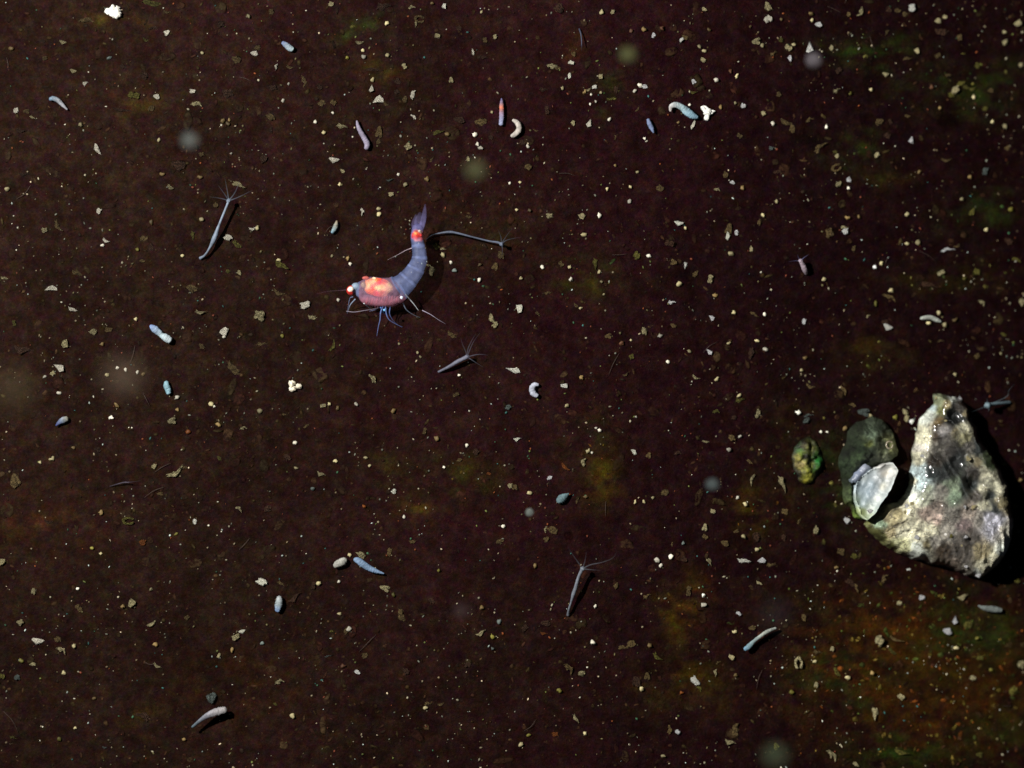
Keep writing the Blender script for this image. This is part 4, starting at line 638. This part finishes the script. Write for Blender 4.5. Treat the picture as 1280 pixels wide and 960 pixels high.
def scatter(name, label, n, dens, size, palette, shape=IC1, thick=.5, asp=(1, 2.4), kk=1.0, box=(-60, 1340, -60, 1020), soft=True, mat=None):
    V = []; F = []; Cc = []; m = 0; base, bf = shape; cnt = 0; bf = np.array(bf)
    cand = rng.random((n * 6, 2)) * [box[1] - box[0], box[3] - box[2]] + [box[0], box[2]]
    acc = rng.random(n * 6) < dens(cand[:, 0], cand[:, 1]); cand = cand[acc][:n]
    x = (cand[:, 0] - 640) / 100; y = (480 - cand[:, 1]) / 100; z = G(x, y); x = x * (CAMZ - z) / CAMZ; y = y * (CAMZ - z) / CAMZ; z = G(x, y) + .004
    N = len(cand); s = size(rng.random(N)) / 200; a = rng.random(N) * 6.28; ap = asp[0] + rng.random(N) ** 2 * (asp[1] - asp[0])
    sx = s * np.sqrt(ap); sy = s / np.sqrt(ap); sz = np.minimum(sx, sy) * thick
    nb = len(base); B = base[None] * (1 + .55 * (rng.random((N, nb, 1)) - .5)) * np.stack([sx, sy, sz], 1)[:, None]
    ca, sa = np.cos(a)[:, None], np.sin(a)[:, None]
    vx = B[:, :, 0] * ca - B[:, :, 1] * sa + x[:, None]; vy = B[:, :, 0] * sa + B[:, :, 1] * ca + y[:, None]; vz = B[:, :, 2] + z[:, None]
    V = np.stack([vx, vy, vz], 2).reshape(-1, 3); F = (bf[None] + (np.arange(N) * nb)[:, None, None]).reshape(-1, 3)
    pal = np.array([L3(*c) for c in palette]); pk = pal[rng.integers(0, len(pal), N)] * (0.5 + rng.random((N, 1)) * 1.0)
    px_, py_ = cand[:, 0], cand[:, 1]
    gn = np.array([gain((a_, b_, c_)) for a_, b_, c_ in zip(x, y, z)])
    pk = np.clip(pk / np.clip(gn, .6, 1.9)[:, None] * kk, 0, .85); Cc = np.repeat(pk, nb, 0)
    me = bpy.data.meshes.new(name); me.from_pydata(V.tolist(), [], F.tolist()); me.update(); me.polygons.foreach_set('use_smooth', [True] * len(F))
    at = me.color_attributes.new('Col', 'FLOAT_COLOR', 'POINT'); at.data.foreach_set('color', np.hstack([Cc, np.ones((len(Cc), 1))]).ravel())
    me.materials.append(mat or M_silt); o = bpy.data.objects.new(name, me); S.collection.objects.link(o); tag(o, label, 'silt', kind='stuff'); return o
def dn(sc, s, lo=.25, p=2.0):
    def f(px, py): return np.clip(lo + (fbm(px / sc, py / sc, s, 4) * 1.75) ** p * .55 - .15, .02, 1)
    return f
right = lambda px: np.clip((px - 500) / 500, 0, 1)
FILM = film_mat()
scatter('brown_silt', 'dull brown and olive silt flecks covering the dark surface', 6500, dn(70, 201), lambda u: 2.0 + 5.5 * u ** 3, [(66,40,28),(78,52,34),(60,44,22),(86,64,40),(58,30,24),(74,62,34),(52,40,30)], thick=.1, kk=.85, mat=FILM, asp=(1, 3.5))
scatter('large_brown_crumbs', 'soft brown crumbs sunk in the biofilm', 380, dn(60, 233), lambda u: 6 + 12 * u ** 2, [(66,42,26),(74,52,32),(62,50,28),(78,60,38),(70,38,26)], shape=ICO[2], thick=.07, kk=.72, mat=FILM, asp=(1, 3.2))
scatter('pale_silt', 'fine cream dust specks over the dark surface', 2100, dn(48, 207, .05, 3.4), lambda u: 1.3 + 2.2 * u ** 2.5, [(150,136,108),(120,104,78),(176,168,140),(104,96,62),(130,132,116)], thick=.7, kk=.75)
scatter('bright_dust', 'pin-sharp white dust specks', 420, dn(60, 219, .0, 4.5), lambda u: 1.2 + 1.8 * u ** 2, [(235,230,205),(200,215,205),(225,205,170)], thick=.8, kk=.8)
scatter('tinted_dust', 'scattered rust green and teal dust specks', 700, dn(80, 213), lambda u: 1.4 + 2.2 * u ** 2, [(140,74,36),(60,100,70),(60,110,104),(120,60,40),(110,120,60)], thick=.6, kk=.8)
def near(px, py, L_):
    t_ = 0
    for (sx, sy, rx, ry) in L_: t_ = t_ + np.exp(-(((px - sx) / rx) ** 2 + ((py - sy) / ry) ** 2))
    return np.clip(t_, 0, 1)
EDGE = [(1110,790,100,70),(1230,850,80,90),(1140,930,100,30),(1060,850,50,40)]
scatter('rusty_algae_film', 'rust and olive algae crumbs on the lower slope', 2600, lambda a_, b_: near(a_, b_, EDGE) * .5, lambda u: 2.5 + 6 * u ** 2, [(120,66,24),(100,88,34),(70,84,34),(130,110,48),(90,50,20),(60,70,30)], shape=IC1, thick=.12, kk=1.25, mat=FILM, asp=(1, 3))
GR2 = [(1085,62,40,14),(1210,100,36,20),(1180,345,50,12),(1230,265,26,16),(1065,190,24,12),(455,38,22,8),(760,115,14,16),(740,340,24,16),(1105,440,22,18),(1040,600,26,40)]
scatter('green_algae_film', 'thin green and yellow algae crumbs in smears', 1100, lambda a_, b_: near(a_, b_, GR2) * .8, lambda u: 2.5 + 5 * u ** 2, [(56,80,40),(92,96,40),(110,104,50),(60,70,34),(120,116,60)], thick=.12, kk=1.25, mat=FILM, asp=(1, 3))
GR3 = [(757,602,14,22),(745,560,14,20),(848,768,16,24),(945,638,20,22),(869,852,18,14),(575,604,22,14),(523,632,12,8)]
scatter('golden_film', 'golden brown film crumbs in small patches', 420, lambda a_, b_: near(a_, b_, GR3), lambda u: 2.2 + 4.5 * u ** 2, [(130,84,24),(110,90,30),(150,100,34),(90,70,24)], thick=.12, kk=1.25, mat=FILM, asp=(1, 3))
# loose fibres
Vf = []
for k in range(26):
    a_ = rng.random() * 6.28; x_, y_ = rng.random() * 1280, rng.random() * 960; l_ = 4 + rng.random() * 12; b_ = (rng.random() - .5) * 5
    pts = [P(x_ - math.cos(a_) * l_, y_ - math.sin(a_) * l_, .012), P(x_ + math.sin(a_) * b_, y_ - math.cos(a_) * b_, .022), P(x_ + math.cos(a_) * l_, y_ + math.sin(a_) * l_, .012)]
    v, f, u = tube(pts, [.002, .0034, .002], 4, 8); Vf.append((v, f))
v, f = merge(Vf); tag(mesh_obj('loose_fibres', v, f, M_silt, None, [L3(62, 50, 44)] * len(v)), 'faint short fibres lying in the silt', 'fibre', kind='stuff')
# encrusting grit on the shell
GRIT = [(1199,498,3,'W'),(1213,524,2.6,'W'),(1182,526,2.2,'C'),(1153,570,3,'W'),(1211,573,3.4,'C'),(1206,634,2.6,'W'),(1217,634,4,'C'),(1207,672,3,'W'),(1208,708,3,'W'),(1134,633,3.5,'W'),(1132,640,3,'C'),(1140,630,3,'C'),(1189,670,2.6,'Y'),(1203,682,2,'C'),(1223,718,4,'W'),(1146,672,3,'W'),(1171,498,2.6,'C'),(1087,640,4,'W')]
dg = bpy.context.evaluated_depsgraph_get()
for (x_, y_, r_, c) in GRIT:
    o0 = Vector((0, 0, CAMZ)); dr = Vector(((x_ - 640) / 100, (480 - y_) / 100, -CAMZ)).normalized()
    hit, loc, nn, ii, ob, mm = S.ray_cast(dg, o0, dr)
    if not hit: continue
    gg = bpy.data.objects.new('grit', HULL[int(x_) % 8]); S.collection.objects.link(gg); par = root2 if x_ < 1095 else root
    gg.parent = par; gg.location = loc - par.location; gg.scale = (r_ / 100, r_ / 105, r_ / 140); gg.rotation_euler = (.2, .1, x_); gg.color = (*[min(.85, q) for q in comp(COLS[c], loc, .8)], 1)
